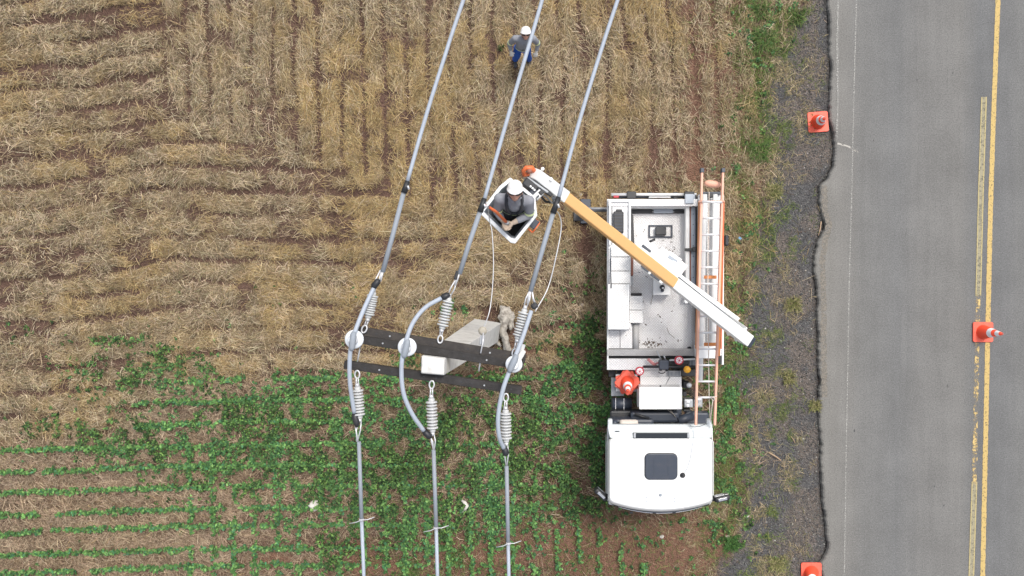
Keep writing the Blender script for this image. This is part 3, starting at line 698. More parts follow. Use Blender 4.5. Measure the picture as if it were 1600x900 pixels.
for q in ((980.6, 444.6, 982.6, 514), (950.4, 512.6, 980, 514.6), (950.4, 445, 952, 512)): pb('lid_edge', *q, 1.852, 1.838, 'white', .002)
pb('step_box', 983.6, 462.5, 1004.6, 484, 1.64, 1.22, 'plate_clean')
pb('step_box', 983.6, 484.8, 1004.6, 504.5, 1.62, 1.22, 'plate_clean')
pb('rear_deck', 949, 516, 968.4, 544.5, 1.45, 1.22, 'plate')
pb('rear_deck', 969.2, 506, 988, 544.5, 1.46, 1.22, 'plate')
ptube('round_rail', (993.6, 506, 1.42), (993.6, 546, 1.42), .07, 'plate_grey')
# front sill of the bed
pb('tread_sill', 948.6, 546, 1086, 556, 1.52, 1.20, 'plate_grey')
for k in range(46):
    x = 950 + k*2.95; pb('tread_rib', x, 547.2, x+1.0, 555, 1.528, 1.519, 'plate_grey', 0)
pb('sill_gap', 949, 556.4, 1086, 560, 1.30, 1.0, 'black', .003)
pb('front_deck', 948.6, 560.4, 1031, 578, 1.46, 1.30, 'plate')
pb('front_deck', 1000.6, 578.3, 1043, 588, 1.42, 1.25, 'plate')
pb('front_deck', 1000.6, 588.3, 1065, 605.6, 1.46, 1.25, 'plate')
pb('grating_step', 1043.5, 579.5, 1063.5, 587.6, 1.52, 1.30, 'steel', .004)
for k in range(9): pb('grating_bar', 1044.5+k*2.1, 580.3, 1045.4+k*2.1, 587, 1.532, 1.518, 'navy', 0)
pb('grating_step', 1076.5, 561.6, 1086.5, 571.5, 1.52, 1.30, 'steel', .004)
for k in range(4): pb('grating_bar', 1077.4+k*2.3, 562.3, 1078.4+k*2.3, 571, 1.532, 1.518, 'navy', 0)
# tool rack with work lamps
ptube('rack_bar', (1005, 573, 1.72), (1086, 573, 1.72), .03, 'black')
ptube('rack_bar', (1046, 563, 1.66), (1086, 561, 1.66), .02, 'alu')
pb('rack_plate', 1045, 562.5, 1076, 570, 1.62, 1.44, 'black', .01)
wl = pb('work_lamp', 1030, 563.5, 1045, 577.5, 1.90, 1.64, 'navy', .02)
for a in ((1032, 579, 1.8), (1042, 580, 1.8)): T(MB().tube([P(a[0], 574, 1.8), P(*a)], .035, 8), 'lamp_bracket', 'black', wl, 0)
T(MB().tube([P(1034+5*math.cos(t), 580.5-3*math.sin(t), 1.74) for t in np.linspace(3.3, 6.2, 8)], .012, 6), 'lamp_cable', 'black', wl, 0)
for a, b_ in (((1026, 548, 1.66), (1034, 564, 1.66)), ((1037, 555, 1.66), (1041, 564, 1.66))): ptube('rack_arm', a, b_, .016, 'steel')
ptube('red_lever', (1012, 561, 1.62), (1025, 572, 1.66), .035, 'pink')
ptube('lever_handle', (1023, 569, 1.66), (1030, 566, 1.68), .02, 'pink')
for k, (x, y) in enumerate(((1061, 563), (999.3, 580))):
    c = P(x, y, 1.86)
    q = T(MB().lathe([(.03, -.22), (.03, -.06), (.095, -.05), (.10, 0), (.092, .012)], c, n=20), 'round_lamp', 'red', TR, 0)
    T(MB().lathe([(.072, .012), (.066, .028), (.03, .036)], c, n=20), 'lens', 'reflective', q, 0)
    for m_ in range(4):
        dv = Vector((math.cos(m_*math.pi/4+.3), math.sin(m_*math.pi/4+.3), 0))*.064
        T(MB().beam(c+dv+Vector((0, 0, .036)), c-dv+Vector((0, 0, .036)), .008, .006), 'lens_rib', 'red', q, 0)
ptube('lamp_arm', (1005, 573, 1.72), (1001, 577, 1.74), .014, 'red')
q = T(MB().lathe([(.03, -.3), (.03, -.07), (.05, -.06), (.078, -.05), (.078, 0), (.06, .04), (.02, .055)], P(1074, 577.5, 1.86), n=20), 'amber_beacon', 'amber', TR, 0)
T(MB().lathe([(.088, -.06), (.088, -.045)], P(1074, 577.5, 1.86), n=20), 'beacon_base', 'black', q, 0)
# white control cabinet behind the cab
cab2 = pb('cabinet', 999.5, 606, 1065, 639, 2.02, 1.0, 'plate_clean', .01)
pb('cabinet_lid', 998.8, 605, 1065.8, 639.6, 2.05, 2.023, 'white', .008)
pb('latch', 1031, 602.4, 1033, 605, 1.9, 1.84, 'black', .003)
pb('cabinet_flange', 996, 608, 999, 636, 1.5, 1.0, 'white_dirty', .004)
ptube('seam', (1038.5, 603.8, 1.464), (1046.5, 589, 1.464), .006, 'navy', 5)
# machinery behind the cab
pb('tank_shelf', 955, 590, 975, 619, 1.05, .98, 'steel', .006)
ptube('air_tank', (956, 631, 1.2), (986, 631, 1.2), .135, 'navy', 20)
for x in (961.5, 974.5): pb('tank_strap', x, 622.6, x+.9, 639.5, 1.342, 1.30, 'alu', .002)
pb('battery_box', 951, 579.5, 962, 589, 1.05, .8, 'black', .01)
pb('battery_lid', 964, 579.5, 973, 588.5, 1.1, .8, 'navy', .01)
pb('mudguard', 953, 642, 1025, 665, 1.5, 1.2, 'black', .04)
pb('intake_duct', 985, 644, 1062, 661, 1.75, 1.45, 'navy', .06)
pb('intake_duct', 1025, 640, 1050, 668, 1.62, 1.4, 'black', .05)
pb('intake_snout', 950, 655, 1022, 667, 1.9, 1.5, 'navy', .06)
ptube('intake_pipe', (1058, 658, 1.7), (1082, 650, 1.6), .10, 'navy', 14)
ptube('intake_pipe', (992, 647, 1.85), (1014, 654, 1.85), .03, 'black', 10)
pb('mudguard', 1072, 645, 1108, 664, 1.5, 1.2, 'navy', .04)
pb('frame_post', 1057, 636, 1065, 656, 1.5, .9, 'navy', .01)
for q_ in ((1068, 597, 1074, 607, 1.3), (1076, 600, 1080, 604, 1.42), (1067, 612, 1073, 620, 1.25), (1068, 640, 1080, 644, 1.2), (1060, 577, 1100, 588, 1.05)): pb('valve_block', *q_, .8, 'black', .015)
T(MB().lathe([(.05, 0), (.06, .05), (.02, .09)], P(1076, 601.5, 1.4), n=12), 'gauge', 'alu', TR, 0)
eng = pb('hydraulic_pump', 1069, 624, 1083, 637, 1.25, .9, 'steel', .02)
for q_ in ((1072.5, 626.5, 1078, 629.8), (1072.5, 632, 1077, 636)): pb('pump_plate', *q_, 1.27, 1.24, 'alu', .006, parent=eng)
pb('pump_motor', 1084, 622, 1098, 637, 1.15, .85, 'steel', .03)
ptube('hydraulic_hose', (1083, 630, 1.2), (1094, 626, 1.3), .02, 'steel', 8)
for a, b_ in (((1043, 640), (1053, 648)), ((1047, 640), (1056, 652)), ((1100, 630), (1080, 641))): ptube('loose_wire', (*a, 1.8), (*b_, 1.78), .008, 'wood', 5)
rs2 = random.Random(4)
for k in range(9):
    x = 1000 + rs2.random()*60; T(MB().tube([P(x, 639+2*rs2.random(), 1.3), P(x+rs2.uniform(-8, 8), 645, 1.72), P(x+rs2.uniform(-12, 12), 655, 1.6)], .014, 6), 'hose', 'black', TR, 0)
for k in range(5): T(MB().tube([P(1064+k*2, 596+k*4, 1.1), P(1078+k*3, 606+k*5, 1.2), P(1096, 618+k*4, 1.0)], .012, 6), 'hose', 'rubber', TR, 0)
# cream tank on the cab's back
ct = T(MB().lathe([(.05, 0), (.075, .02), (.085, .06), (.085, .35), (.07, .39), (.03, .40)], P(968, 661.6, 2.05), (1, 0, 0), 18), 'cream_tank', 'cream', TR, 0)
T(MB().lathe([(.02, .06), (.02, .10)], P(983.5, 663, 2.05), n=10), 'tank_cap', 'black', ct, 0)
T(MB().lathe([(.06, 0), (.075, .06), (.06, .12)], P(956, 661, 2.0), (1, 0, 0), 14), 'tank_filter', 'navy', ct, 0)
# right side: locker, rack pipes, plank
pb('right_locker', 1091, 304, 1127.5, 556, 1.62, 1.20, 'plate', .01)
pb('right_locker_lid', 1104.6, 312, 1112.6, 540, 1.70, 1.62, 'plate_clean', .006)
pb('right_locker_lid', 1089, 541.5, 1117.5, 560, 1.95, 1.5, 'white', .01)
pb('right_end_cap', 1096, 299.5, 1127, 303.6, 1.75, 1.0, 'navy', .008)
ptube('white_pipe', (1100.8, 304, 1.86), (1093.5, 594, 1.86), .062, 'white_dirty', 16)
ptube('white_pipe', (1117.3, 304, 1.82), (1113.5, 541, 1.82), .055, 'white_dirty', 16)
pb('rack_latch', 1104, 301.5, 1114, 308, 1.9, 1.7, 'black', .01)
pb('side_tube', 1071, 310, 1077.6, 470, 1.50, 1.25, 'white_dirty', .02)
pl_ = pb('aluminium_plank', 1079.6, 304, 1086.8, 470, 1.46, 1.38, 'steel_blue', .004)
pb('plank_edge', 1078.3, 304, 1079.3, 470, 1.48, 1.36, 'rust', .001, parent=pl_)
pb('plank_edge', 1087.1, 304, 1088.4, 520, 1.50, 1.2, 'black', .001, parent=pl_)
for k in range(9): y = 318 + k*16.5; T(MB().lathe([(.011, 0), (.011, .004)], P(1083.2, y, 1.461), n=8), 'hole', 'black', pl_, 0)
pb('plank_head', 1070.6, 303, 1083.8, 318, 1.66, 1.5, 'steel_blue', .006)
for y in (320, 390): pb('clamp', 1070, y-2.2, 1087.6, y+2, 1.56, 1.50, 'black', .006); pb('clamp_hook', 1082, y-4.5, 1087, y+3.5, 1.60, 1.565, 'black', .006)
pb('bed_kerb', 1082, 470, 1087, 545, 1.36, 1.22, 'plate_grey', .004)
T(MB().lathe([(.05, 0), (.035, .06)], P(1077, 544.5, 1.22), n=12), 'drain_cap', 'black', TR, 0)
# mirror-side reflector and outrigger
pb('side_marker', 1133, 367, 1139, 384, 1.0, .8, 'black', .03)
ptube('outrigger_arm', (909, 327.5, .55), (952, 327.5, .55), .055, 'steel')
pb('outrigger_bar', 914, 325.8, 950, 328.8, .62, .50, 'navy', .004)
pb('outrigger_pad', 907, 311, 923, 349, .14, .05, 'navy', .01)
pb('outrigger_pad', 896, 329.5, 911, 345, .16, .05, 'black', .01)
ptube('outrigger_leg', (912, 327.5, .14), (912, 327.5, .9), .05, 'steel')
# debris on the bed
rs3 = random.Random(9); db = MB()
for k in range(110):
    if k < 60: u_, w_ = 1012 + rs3.gauss(6, 9), 538 + rs3.gauss(-1, 3.2)
    elif k < 80: u_, w_ = 1036 + rs3.gauss(0, 8), 392 + rs3.gauss(0, 2)
    else: u_, w_ = rs3.uniform(994, 1066), rs3.uniform(345, 540)
    if w_ > 544: continue
    c = P(u_, w_, 1.226); a = rs3.random()*6.3; l = rs3.uniform(.008, .035); d = Vector((math.cos(a), math.sin(a), rs3.uniform(0, .4)))*l
    db.beam(c-d, c+d, rs3.uniform(.005, .02), .008)
o = T(db, 'dry_leaf_litter', 'litter_brown', TR, 0); o['kind'] = 'stuff'
T(MB().tube([P(1042, 512, 1.23), P(1045, 520, 1.235), P(1054, 528, 1.23)], .006, 5), 'twig', 'wood', TR, 0)
T(MB().tube([P(1020, 461, 1.23), P(1018, 470, 1.235), P(1017, 476, 1.23)], .006, 5), 'twig', 'wood', TR, 0)
# --- cab
def ring(z, x0, x1, yr, yf, r, bow=0.0):
    a = P(x0, yr, z); b = P(x1, yf, z)
    pts = rrect(a.x, b.y, b.x, a.y, r, 5); cx = (a.x+b.x)/2; hw = (b.x-a.x)/2; out = []
    k3 = 18; pts = pts[:k3] + [(a.x+r + (b.x-a.x-2*r)*k/14, b.y) for k in range(1, 14)] + pts[k3:]
    for x, y in pts:
        t = (x-cx)/hw; f = max(0, min(1, (a.y - y)/(a.y-b.y)))
        out.append(Vector((x, y + bow*(t*t)*f*f, z)))
    return out
cab = T(MB().rings([ring(.45, 951, 1112, 665, 790, .10, .12), ring(1.0, 949, 1113, 664, 795, .10, .14), ring(1.35, 948.5, 1113.4, 663, 797.5, .12, .15), ring(1.62, 948.4, 1113.6, 662, 798.4, .12, .16)]), 'cab', 'white', TR, .01)
ws = T(MB().rings([ring(1.623, 950, 1112, 664, 798.2, .12, .16), ring(2.30, 951.4, 1112, 668, 799.6, .12, .16), ring(2.38, 951.4, 1112, 669, 799.6, .12, .16)]), 'windows', 'glass', TR, .004)
roof = T(MB().rings([ring(2.383, 950, 1113, 684, 799.6, .10, .19), ring(2.46, 949.6, 1113.4, 684, 799.0, .10, .19), ring(2.55, 951.2, 1112.6, 684, 797.8, .10, .19), ring(2.60, 953.2, 1111.0, 685, 795.8, .09, .18), ring(2.612, 956, 1108, 687, 793, .08, .17)], smooth=False), 'cab_roof', 'white', TR, .018, 'white cab roof with hatch')
sl_ = []
for y, z, a_, b_ in ((684.3, 2.585, 953.5, 1110.5), (676, 2.545, 951, 1112.2), (668, 2.50, 949.6, 1113), (663.5, 2.45, 949.2, 1113.2), (662, 2.34, 949.2, 1113.2), (684.3, 2.34, 951, 1112)):
    sl_.append((P(a_, y, z), P(b_, y, z)))
T(MB().add([q for pr in sl_ for q in pr], [(0, 1, 3, 2), (2, 3, 5, 4), (4, 5, 7, 6), (6, 7, 9, 8), (8, 9, 11, 10), (10, 11, 1, 0), (0, 2, 4, 6, 8, 10), (11, 9, 7, 5, 3, 1)]), 'roof_rear', 'roof_shaded', roof, .015)
for y in (667.5, 671.5): pb('rear_crease', 975, y, 1108, y+1, 2.53 - (.02 if y < 670 else 0), 2.45, 'white', .003, parent=roof)
for x in (949.5, 1104.5): pb('rear_corner', x, 655.5, x+7.5, 668, 2.47, 2.30, 'roof_shaded', .03, parent=roof)
mb = MB(); a = P(989, 676, 2.57); b_ = P(1076.5, 685, 2.57); mb.box((a.x, b_.y, 2.50), (b_.x, a.y, 2.60)); T(mb, 'rear_vent', 'glass', roof, .006)
for x in (990, 1074): pb('vent_end', x, 677, x+3.4, 684, 2.606, 2.60, 'steel', .002, parent=roof)
h1 = P(1008, 709, 2.63); h2 = P(1058, 749, 2.63)
T(MB().prism(rrect(h1.x, h2.y, h2.x, h1.y, .10, 6), 2.60, 2.655), 'roof_hatch', 'navy', roof, .012)
T(MB().prism(rrect(h1.x-.012, h2.y-.012, h2.x+.012, h1.y+.012, .11, 6), 2.60, 2.622), 'hatch_seal', 'black', roof, 0)
for x in (1021, 1044): pb('hatch_ridge', x, 714, x+.8, 744, 2.659, 2.654, 'navy', 0, parent=roof)
T(MB().lathe([(.055, 0), (.055, .02), (.035, .03), (.02, .06), (.008, .07)], P(1066.5, 742.4, 2.612), n=18), 'roof_vent', 'black', roof, 0)
T(MB().tube([P(1068, 740, 2.63), P(1074, 732, 2.625), P(1079, 715, 2.625), P(1082, 695, 2.625), P(1084, 680, 2.59), P(1083, 669, 2.56), P(1080, 665, 2.53)], .004, 5), 'antenna_cable', 'steel_blue', roof, 0)
T(MB().tube([P(1078, 665, 2.53), P(1085, 667, 2.55), P(1094, 666, 2.55), P(1101, 663, 2.52)], .005, 5), 'antenna_cable', 'navy', roof, 0)
T(MB().lathe([(.032, 0), (.022, .03), (.006, .04)], P(1032, 773.5, 2.612), n=10), 'washer_nozzle', 'steel_blue', roof, 0)
for x, y in ((1009.6, 777.6), (1009.6, 783), (1054.4, 778.6), (1054.4, 784)): T(MB().lathe([(.016, 0), (.013, .008)], P(x, y, 2.612), n=8), 'rivet', 'steel_blue', roof, 0)
for x in (967.5, 1096.5): T(MB().lathe([(.026, 0), (.024, .006), (.01, .009)], P(x, 776, 2.612), n=14), 'roof_plug', 'white_dirty', roof, 0)
pb('roof_mark', 961, 673.4, 968, 674.6, 2.562, 2.54, 'navy', .001, parent=roof)
# visor strip, wipers and bumper in front
def bowed(x0, x1, y, z, w, h, bow, n=18):
    m = MB(); a = P(x0, y, z); b = P(x1, y, z); cx = (a.x+b.x)/2; hw = (b.x-a.x)/2; pr = []
    for i in range(n+1):
        x = a.x + (b.x-a.x)*i/n; t = (x-cx)/hw; yy = a.y + bow*t*t
        pr.append([Vector((x, yy-w, z-h)), Vector((x, yy+w, z-h)), Vector((x, yy+w, z)), Vector((x, yy-w, z))])
    return m.rings(pr)
T(bowed(956, 1108, 800.6, 2.36, .012, .06, .18), 'windscreen_top', 'navy', TR, 0)
T(bowed(966, 1097, 802.0, 2.2, .006, .04, .14), 'wiper', 'alu', TR, 0)
for x in (984, 1020, 1051): pb('wiper_arm', x, 800.2, x+5, 802.6, 2.25, 2.2, 'black', .004)
T(bowed(951, 1111, 794, .8, .07, .35, .16), 'front_bumper', 'white_dirty', TR, .02)
for x0, x1 in ((951, 966), (1096, 1111)): pb('headlight', x0, 781, x1, 786, 1.05, .82, 'alu', .02)
for z_ in (1.12, 1.22, 1.32): T(bowed(975, 1088, 797.6, z_, .01, .05, .08), 'grille_slat', 'black', TR, 0)
# doors, handles
for x, sgn in ((947.6, -1), (1114.4, 1)):
    pb('door', min(x, x+sgn*.9), 690, max(x, x+sgn*.9), 778, 1.6, .8, 'white', .006)
pb('door_seal', 949.6, 707, 950.8, 790, 2.36, 2.02, 'glass', .002)
# mirrors
def mirror(pts_arm, c, ang, name='mirror'):
    m = MB().tube([P(*q) for q in pts_arm], [.045, .06, .055, .04], 10); o = T(m, name, 'black', TR, 0)
    cc = P(c[0], c[1], 2.1); Mx = Matrix.Translation(cc) @ Matrix.Translation((0, 0, .08)) @ Matrix.Rotation(R(ang), 4, 'Z')
    T(MB().box((-.17, -.065, -.05), (.17, .065, .17), Mx), 'mirror_head', 'black', o, .055)
    T(MB().box((-.10, -.026, .172), (.09, .03, .186), Mx), 'mirror_trim', 'mirror', o, .005)
    T(MB().box((-.15, .066, .0), (.15, .072, .12), Mx), 'mirror_glass', 'mirror', o, .003)
    return o
mirror(((953, 779, 2.2), (948, 776, 2.22), (942, 773, 2.2), (937, 769, 2.15)), (937.5, 769), -42)
mirror(((1110, 779, 2.2), (1116, 779, 2.22), (1121, 777, 2.2), (1126, 775, 2.15)), (1124.5, 775), 13)
# --- turret and booms
pb('pedestal', 1021, 435.5, 1047.5, 461, 1.62, 1.22, 'white', .01)
pv_ = T(MB().lathe([(.05, 0), (.055, .08), (.03, .12)], P(1034, 449, 1.62), n=12), 'swivel_valve', 'black', TR, 0)
T(MB().lathe([(.022, 0), (.02, .04)], P(1035.5, 450, 1.74), n=8), 'valve_cap', 'alu', pv_, 0)
T(MB().lathe([(.035, 0), (.035, .05)], P(1034.5, 454, 1.62), n=8), 'valve_port', 'navy', pv_, 0)
T(MB().lathe([(.30, 0), (.30, .5), (.26, .55)], P(1036, 420, 1.2), n=28), 'turret', 'white_dirty', TR, 0)
def sl(name, a, b, w, h, mat, w1=None, h1=None, bevel=.012, parent=TR, label=None):
    return T(MB().beam(P(*a), P(*b), w, h, w1, h1), name, mat, parent, bevel, label)
sl('turret_cheek', (997, 382, 2.25), (1058, 428, 2.35), .30, .5, 'white')
sl('turret_cheek', (1022, 398, 2.2), (1062, 428, 2.2), .42, .5, 'white')
sl('turret_slot', (1003.5, 383, 2.52), (1017, 393.5, 2.53), .05, .03, 'navy', bevel=.004)
sl('turret_slot', (1027, 400.5, 2.53), (1043, 413.5, 2.54), .06, .03, 'black', bevel=.006)
sl('turret_cheek', (1040, 397, 2.4), (1060, 411, 2.4), .17, .3, 'white')
sl('turret_slot', (1044.5, 400.5, 2.56), (1057.5, 409.5, 2.56), .07, .03, 'steel_blue', bevel=.006)
ptube('hydraulic_lever', (1004, 382.5, 2.0), (1023, 374.5, 2.0), .014, 'black')
ptube('lever_grip', (1014, 378, 2.0), (1023.5, 374, 2.0), .026, 'black')
for x, y in ((1046, 421), (1050, 419), (1058, 422)): T(MB().lathe([(.012, 0), (.012, .01)], P(x, y, 2.455), n=8), 'bolt', 'navy', TR, 0)
lb = sl('lower_boom', (1014, 402, 2.75), (1150, 505, 3.3), .19, .26, 'steel_blue', .22, .26)
lb.data.materials[0] = M['white_dirty']
sl('boom_guard', (1004, 417, 2.6), (1036, 442, 2.7), .10, .2, 'white')
sl('boom_slot', (1001.5, 415.5, 2.73), (1013.5, 425.2, 2.73), .04, .02, 'navy', bevel=.006)
sl('boom_slot', (1016.5, 428, 2.76), (1030.5, 438.2, 2.78), .05, .02, 'navy', bevel=.008)
sl('boom_slot', (1068.5, 441, 3.06), (1077, 446.5, 3.08), .035, .02, 'black', bevel=.006)
E0 = (1166, 530, 3.65); E1 = (1050.5, 440, 4.95); E2 = (880, 306, 7.0); E3 = (835.5, 271, 7.55)
ub = sl('upper_boom_elbow', E0, E1, .235, .26, 'white_boom', .20, .22)
sl('elbow_cap', (1171.5, 534.3, 3.58), (1164.5, 528.9, 3.66), .22, .22, 'navy', bevel=.02)
sl('elbow_side', (1100, 470, 3.9), (1160, 516, 3.4), .13, .16, 'white', .17, .2)
ptube('elbow_hose', (1085, 452, 4.3), (1165, 512, 3.75), .014, 'alu')
ptube('elbow_hose', (1118, 480, 4.0), (1166, 517, 3.65), .018, 'white')
ptube('elbow_hose', (1060, 433, 4.6), (1162, 513, 3.7), .010, 'navy')
for x, y in ((1072, 471), (1139, 521), (1151, 530)): T(MB().lathe([(.04, -.05), (.045, 0), (.03, .04)], P(x, y, 3.3), n=14), 'elbow_pin', 'white', TR, 0)
sl('upper_boom', E1, E2, .19, .21, 'orange_boom', .165, .18, .02, label='orange upper boom')
tipb = sl('boom_tip', E2, E3, .185, .19, 'white_boom', .155, .16, .012)
sl('decal', (863, 293.3, 7.292), (869, 298, 7.22), .018, .004, 'pink', parent=tipb, bevel=0)
for x, y in ((848, 263.5), (861, 279.5)): T(MB().lathe([(.025, -.03), (.025, .0)], P(x, y, 7.45), n=10), 'tip_bolt', 'white', tipb, 0)
# bucket bracket
sl('bracket_plate', (820.5, 278, 7.50), (853, 300.5, 7.42), .03, .30, 'steel', bevel=.005)
sl('bracket_plate', (823, 281, 7.45), (850, 299.6, 7.40), .06, .14, 'bucket', bevel=.005)
sl('bracket_rail', (824, 277, 7.40), (862, 306, 7.34), .05, .10, 'black', bevel=.01)
sl('bracket_block', (819, 283, 7.60), (838, 299, 7.60), .12, .22, 'black', bevel=.02)
sl('bracket_block', (829, 298, 7.62), (838, 305, 7.62), .10, .2, 'navy', bevel=.02)
sl('control_valve', (836, 309.5, 7.75), (846, 300, 7.75), .09, .14, 'white_dirty', bevel=.008)
sl('control_valve', (843, 303.5, 7.80), (848.5, 298.5, 7.80), .06, .07, 'black', bevel=.008)
sl('control_lever', (838.5, 308.6, 7.84), (842, 305.6, 7.84), .02, .05, 'navy', bevel=.004)
for x in (829, 832, 835): T(MB().lathe([(.014, 0), (.014, .06)], P(x, 292+(x-829)*.9, 7.70), n=8), 'control_knob', 'alu', TR, 0)
q = T(MB().tube([P(826.5, 272, 7.5), P(819, 273, 7.52), P(818, 267, 7.56), P(822, 262.5, 7.6), P(830, 263, 7.58), P(836, 268, 7.5)], [.028, .035, .032, .036, .045, .03], 10), 'orange_cover', 'orange', TR, 0)
T(MB().tube([P(824, 268, 7.6), P(831, 267, 7.6)], .035, 8), 'cover_clip', 'rust', q, 0)
for a in (((862, 311), (868, 308), (872, 311)), ((865, 316), (870, 313), (875, 315))): T(MB().tube([P(*p_, 7.1) for p_ in a], .03, 8), 'leveling_joint', 'steel', TR, 0)
T(MB().tube([P(868, 317, 7.0), P(852, 315, 7.1), P(845, 306, 7.3)], .018, 8), 'hose', 'black', TR, 0)
T(MB().tube([P(840, 300, 7.5), P(852, 306, 7.3), P(864, 318, 7.1)], .012, 8), 'hose', 'steel', TR, 0)
# bucket: thick-rimmed open box, one corner cut
ZB = 7.85
outer = [(748.5, 332), (780, 291), (797, 277), (820, 294), (836.5, 308), (839.5, 337), (805, 380.5), (797.5, 379)][::-1]
def ctr(): return Vector((sum(P(*a, ZB).x for a in outer)/8, sum(P(*a, ZB).y for a in outer)/8, 0))
BC = ctr()
def brim(z, k, smooth_r=0):
    return [Vector((BC.x + (P(*a, ZB).x-BC.x)*k, BC.y + (P(*a, ZB).y-BC.y)*k, z)) for a in outer]
bk = T(MB().rings([brim(6.78, .80), brim(6.80, .82), brim(7.76, .95), brim(7.77, 1.0), brim(ZB, 1.0), brim(ZB, .865)], True, False), 'bucket', 'bucket', TR, .018)
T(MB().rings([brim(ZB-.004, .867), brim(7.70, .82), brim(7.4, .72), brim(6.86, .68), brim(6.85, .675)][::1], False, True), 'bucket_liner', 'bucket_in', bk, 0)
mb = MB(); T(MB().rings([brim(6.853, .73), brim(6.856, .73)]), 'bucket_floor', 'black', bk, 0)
q = T(MB().beam(P(829, 355, 7.5), P(838, 343, 7.5), .12, .06), 'bucket_step', 'navy', bk, .01)
for a, b_ in (((832, 363.5), (843, 348)), ((825.6, 357.5), (832, 363.5)), ((843, 348), (837, 343))): T(MB().tube([P(*a, 7.5), P(*b_, 7.5)], .012, 8), 'step_guard', 'orange', bk, 0)
# ================================================================== ladders
def ladder(name, label, l0, l1, r0, r1, z0, z1, ys, mat, rail=(.045, .08), rung_r=.021, rungmat='alu', foot=True):
    t = empty(name, P(*l0, z0), label, 'ladder')
    def pt(a, b, y):
        k = (y-a[1])/(b[1]-a[1]); return P(a[0]+(b[0]-a[0])*k, y, z0+(z1-z0)*k)
    for a, b in ((l0, l1), (r0, r1)):
        T(MB().beam(P(*a, z0), P(*b, z1), rail[0], rail[1]), 'rail', mat, t, .006)
        if foot: T(MB().beam(P(a[0], a[1]-5, z0), P(a[0], a[1]+2, z0), .075, .11), 'foot', 'navy', t, .01)
    for y in ys:
        T(MB().tube([pt(l0, l1, y), pt(r0, r1, y)], rung_r, 10), 'rung', rungmat, t, 0)
    return t
la = ladder('ladder', 'long pale orange ladder with white rungs and black feet on top of the truck rack', (1096.6, 268), (1087, 664), (1129.4, 268), (1116.6, 664), 2.78, 2.72,
       [341, 366.6, 392.2, 417.8, 443.4, 468.5, 494.2, 519.6, 545.2, 570.6, 596, 621], 'ladder')
T(MB().tube([P(1091.5, 315, 2.83), P(1132, 314.5, 2.83)], .022, 8), 'cross_bar', 'ladder', la, 0)
T(MB().tube([P(1097, 314.8, 2.85), P(1128, 316, 2.85)], .024, 8), 'rung', 'alu', la, 0)
T(MB().tube([P(1108, 300, 2.6), P(1106, 420, 2.6), P(1107, 540, 2.62), P(1108, 621, 2.66), P(1110, 660, 2.68)], .009, 6), 'rope', 'cream', la, 0)
T(MB().tube([P(1114, 624, 2.76), P(1112, 640, 2.7), P(1110, 660, 2.68)], .008, 6), 'rope', 'cream', la, 0)
T(MB().tube([P(1111, 621, 2.78), P(1115, 620, 2.80), P(1117, 624, 2.78), P(1114, 626, 2.76), P(1111, 622, 2.78), P(1120, 619, 2.78)], .012, 6), 'rope_knot', 'cream', la, 0)
lb2 = ladder('ladder', 'deep orange shorter ladder lying beneath the pale orange ladder on the truck', (1093.5, 316), (1088.6, 545), (1127.5, 316), (1122.5, 556), 2.62, 2.5, [], 'ladder_deep', (.05, .09), foot=False)
T(MB().beam(P(1130.6, 316, 2.5), P(1126.2, 545, 2.42), .02, .08), 'rail_lip', 'orange', lb2, .003)
for y in (433, 538): T(MB().beam(P(1100, y, 2.5), P(1119.5, y, 2.5), .07, .03), 'rung', 'ladder_deep', lb2, .006)
cu = T(MB().lathe([(.03, 0), (.055, .03), (.075, .10), (.075, .22), (.055, .31), (.02, .35)], P(1100.5, 286, 2.6), (.98, -.12, 0), 16), 'orange_roll', 'orange', None, 0)
cu.data.materials[0] = M['ladder']; tag(cu, 'rolled orange bundle tucked between the rails at the rear end of the ladders', 'roll')
# ================================================================== cones
def cone(label, base, px, z0, size, height, lean=(0, 0), rz=0, group='traffic cones on the road and its shoulder'):
    loc = P(*base, z0); t = empty('traffic_cone', loc, label, 'traffic cone', group)
    hb = size/2; Mz = Matrix.Rotation(R(rz), 4, 'Z')
    pts = [(Mz @ Vector((x, y, 0))) for x, y in rrect(-hb, -hb, hb, hb, size*.09, 4)]
    T(MB().prism([(p.x+loc.x, p.y+loc.y) for p in pts], z0, z0+.035), 'base', 'cone_base', t, .008)
    lx, ly = lean; cr = size*.36
    def sec(h0, h1, mat, nm, extra=0.0):
        def rr(h): return cr*(1-h) + .026*h
        c0 = loc + Vector((lx*h0, ly*h0, .035+height*h0)); c1 = loc + Vector((lx*h1, ly*h1, .035+height*h1))
        vs = []
        for c, r_ in ((c0, rr(h0)+extra), (c1, rr(h1)+extra)): vs.append([c + Vector((math.cos(a)*r_, math.sin(a)*r_, 0)) for a in np.linspace(0, 2*math.pi, 29)[:-1]])
        return T(MB().rings(vs, False, h1 == 1, True), nm, mat, t, 0)
    sec(0, 1, 'cone', 'cone_body')
    sec(.42, .60, 'reflective', 'reflective_band', .003); sec(.74, .90, 'reflective', 'reflective_band', .003)
    top = loc + Vector((lx, ly, .035+height))
    T(MB().lathe([(.013, -.01), (.013, .002)], top, n=10), 'tip_hole', 'black', t, 0)
    for k in range(4):
        a = R(rz + 90*k); q = loc + Vector((math.cos(a)*hb*.88, math.sin(a)*hb*.88, .036)); T(MB().lathe([(.007, 0), (.007, .003)], q, n=6), 'base_hole', 'black', t, 0)
    return t
cone('traffic cone on dark gravel beside the broken asphalt edge, in the upper picture', (1277.5, 190.8), None, -.04, .50, .62, (-.10, -.06), 4)
cone('traffic cone standing on the yellow centre lines of the road', (1535, 518.8), None, ZR+.01, .49, .66, (.02, .0), 0)
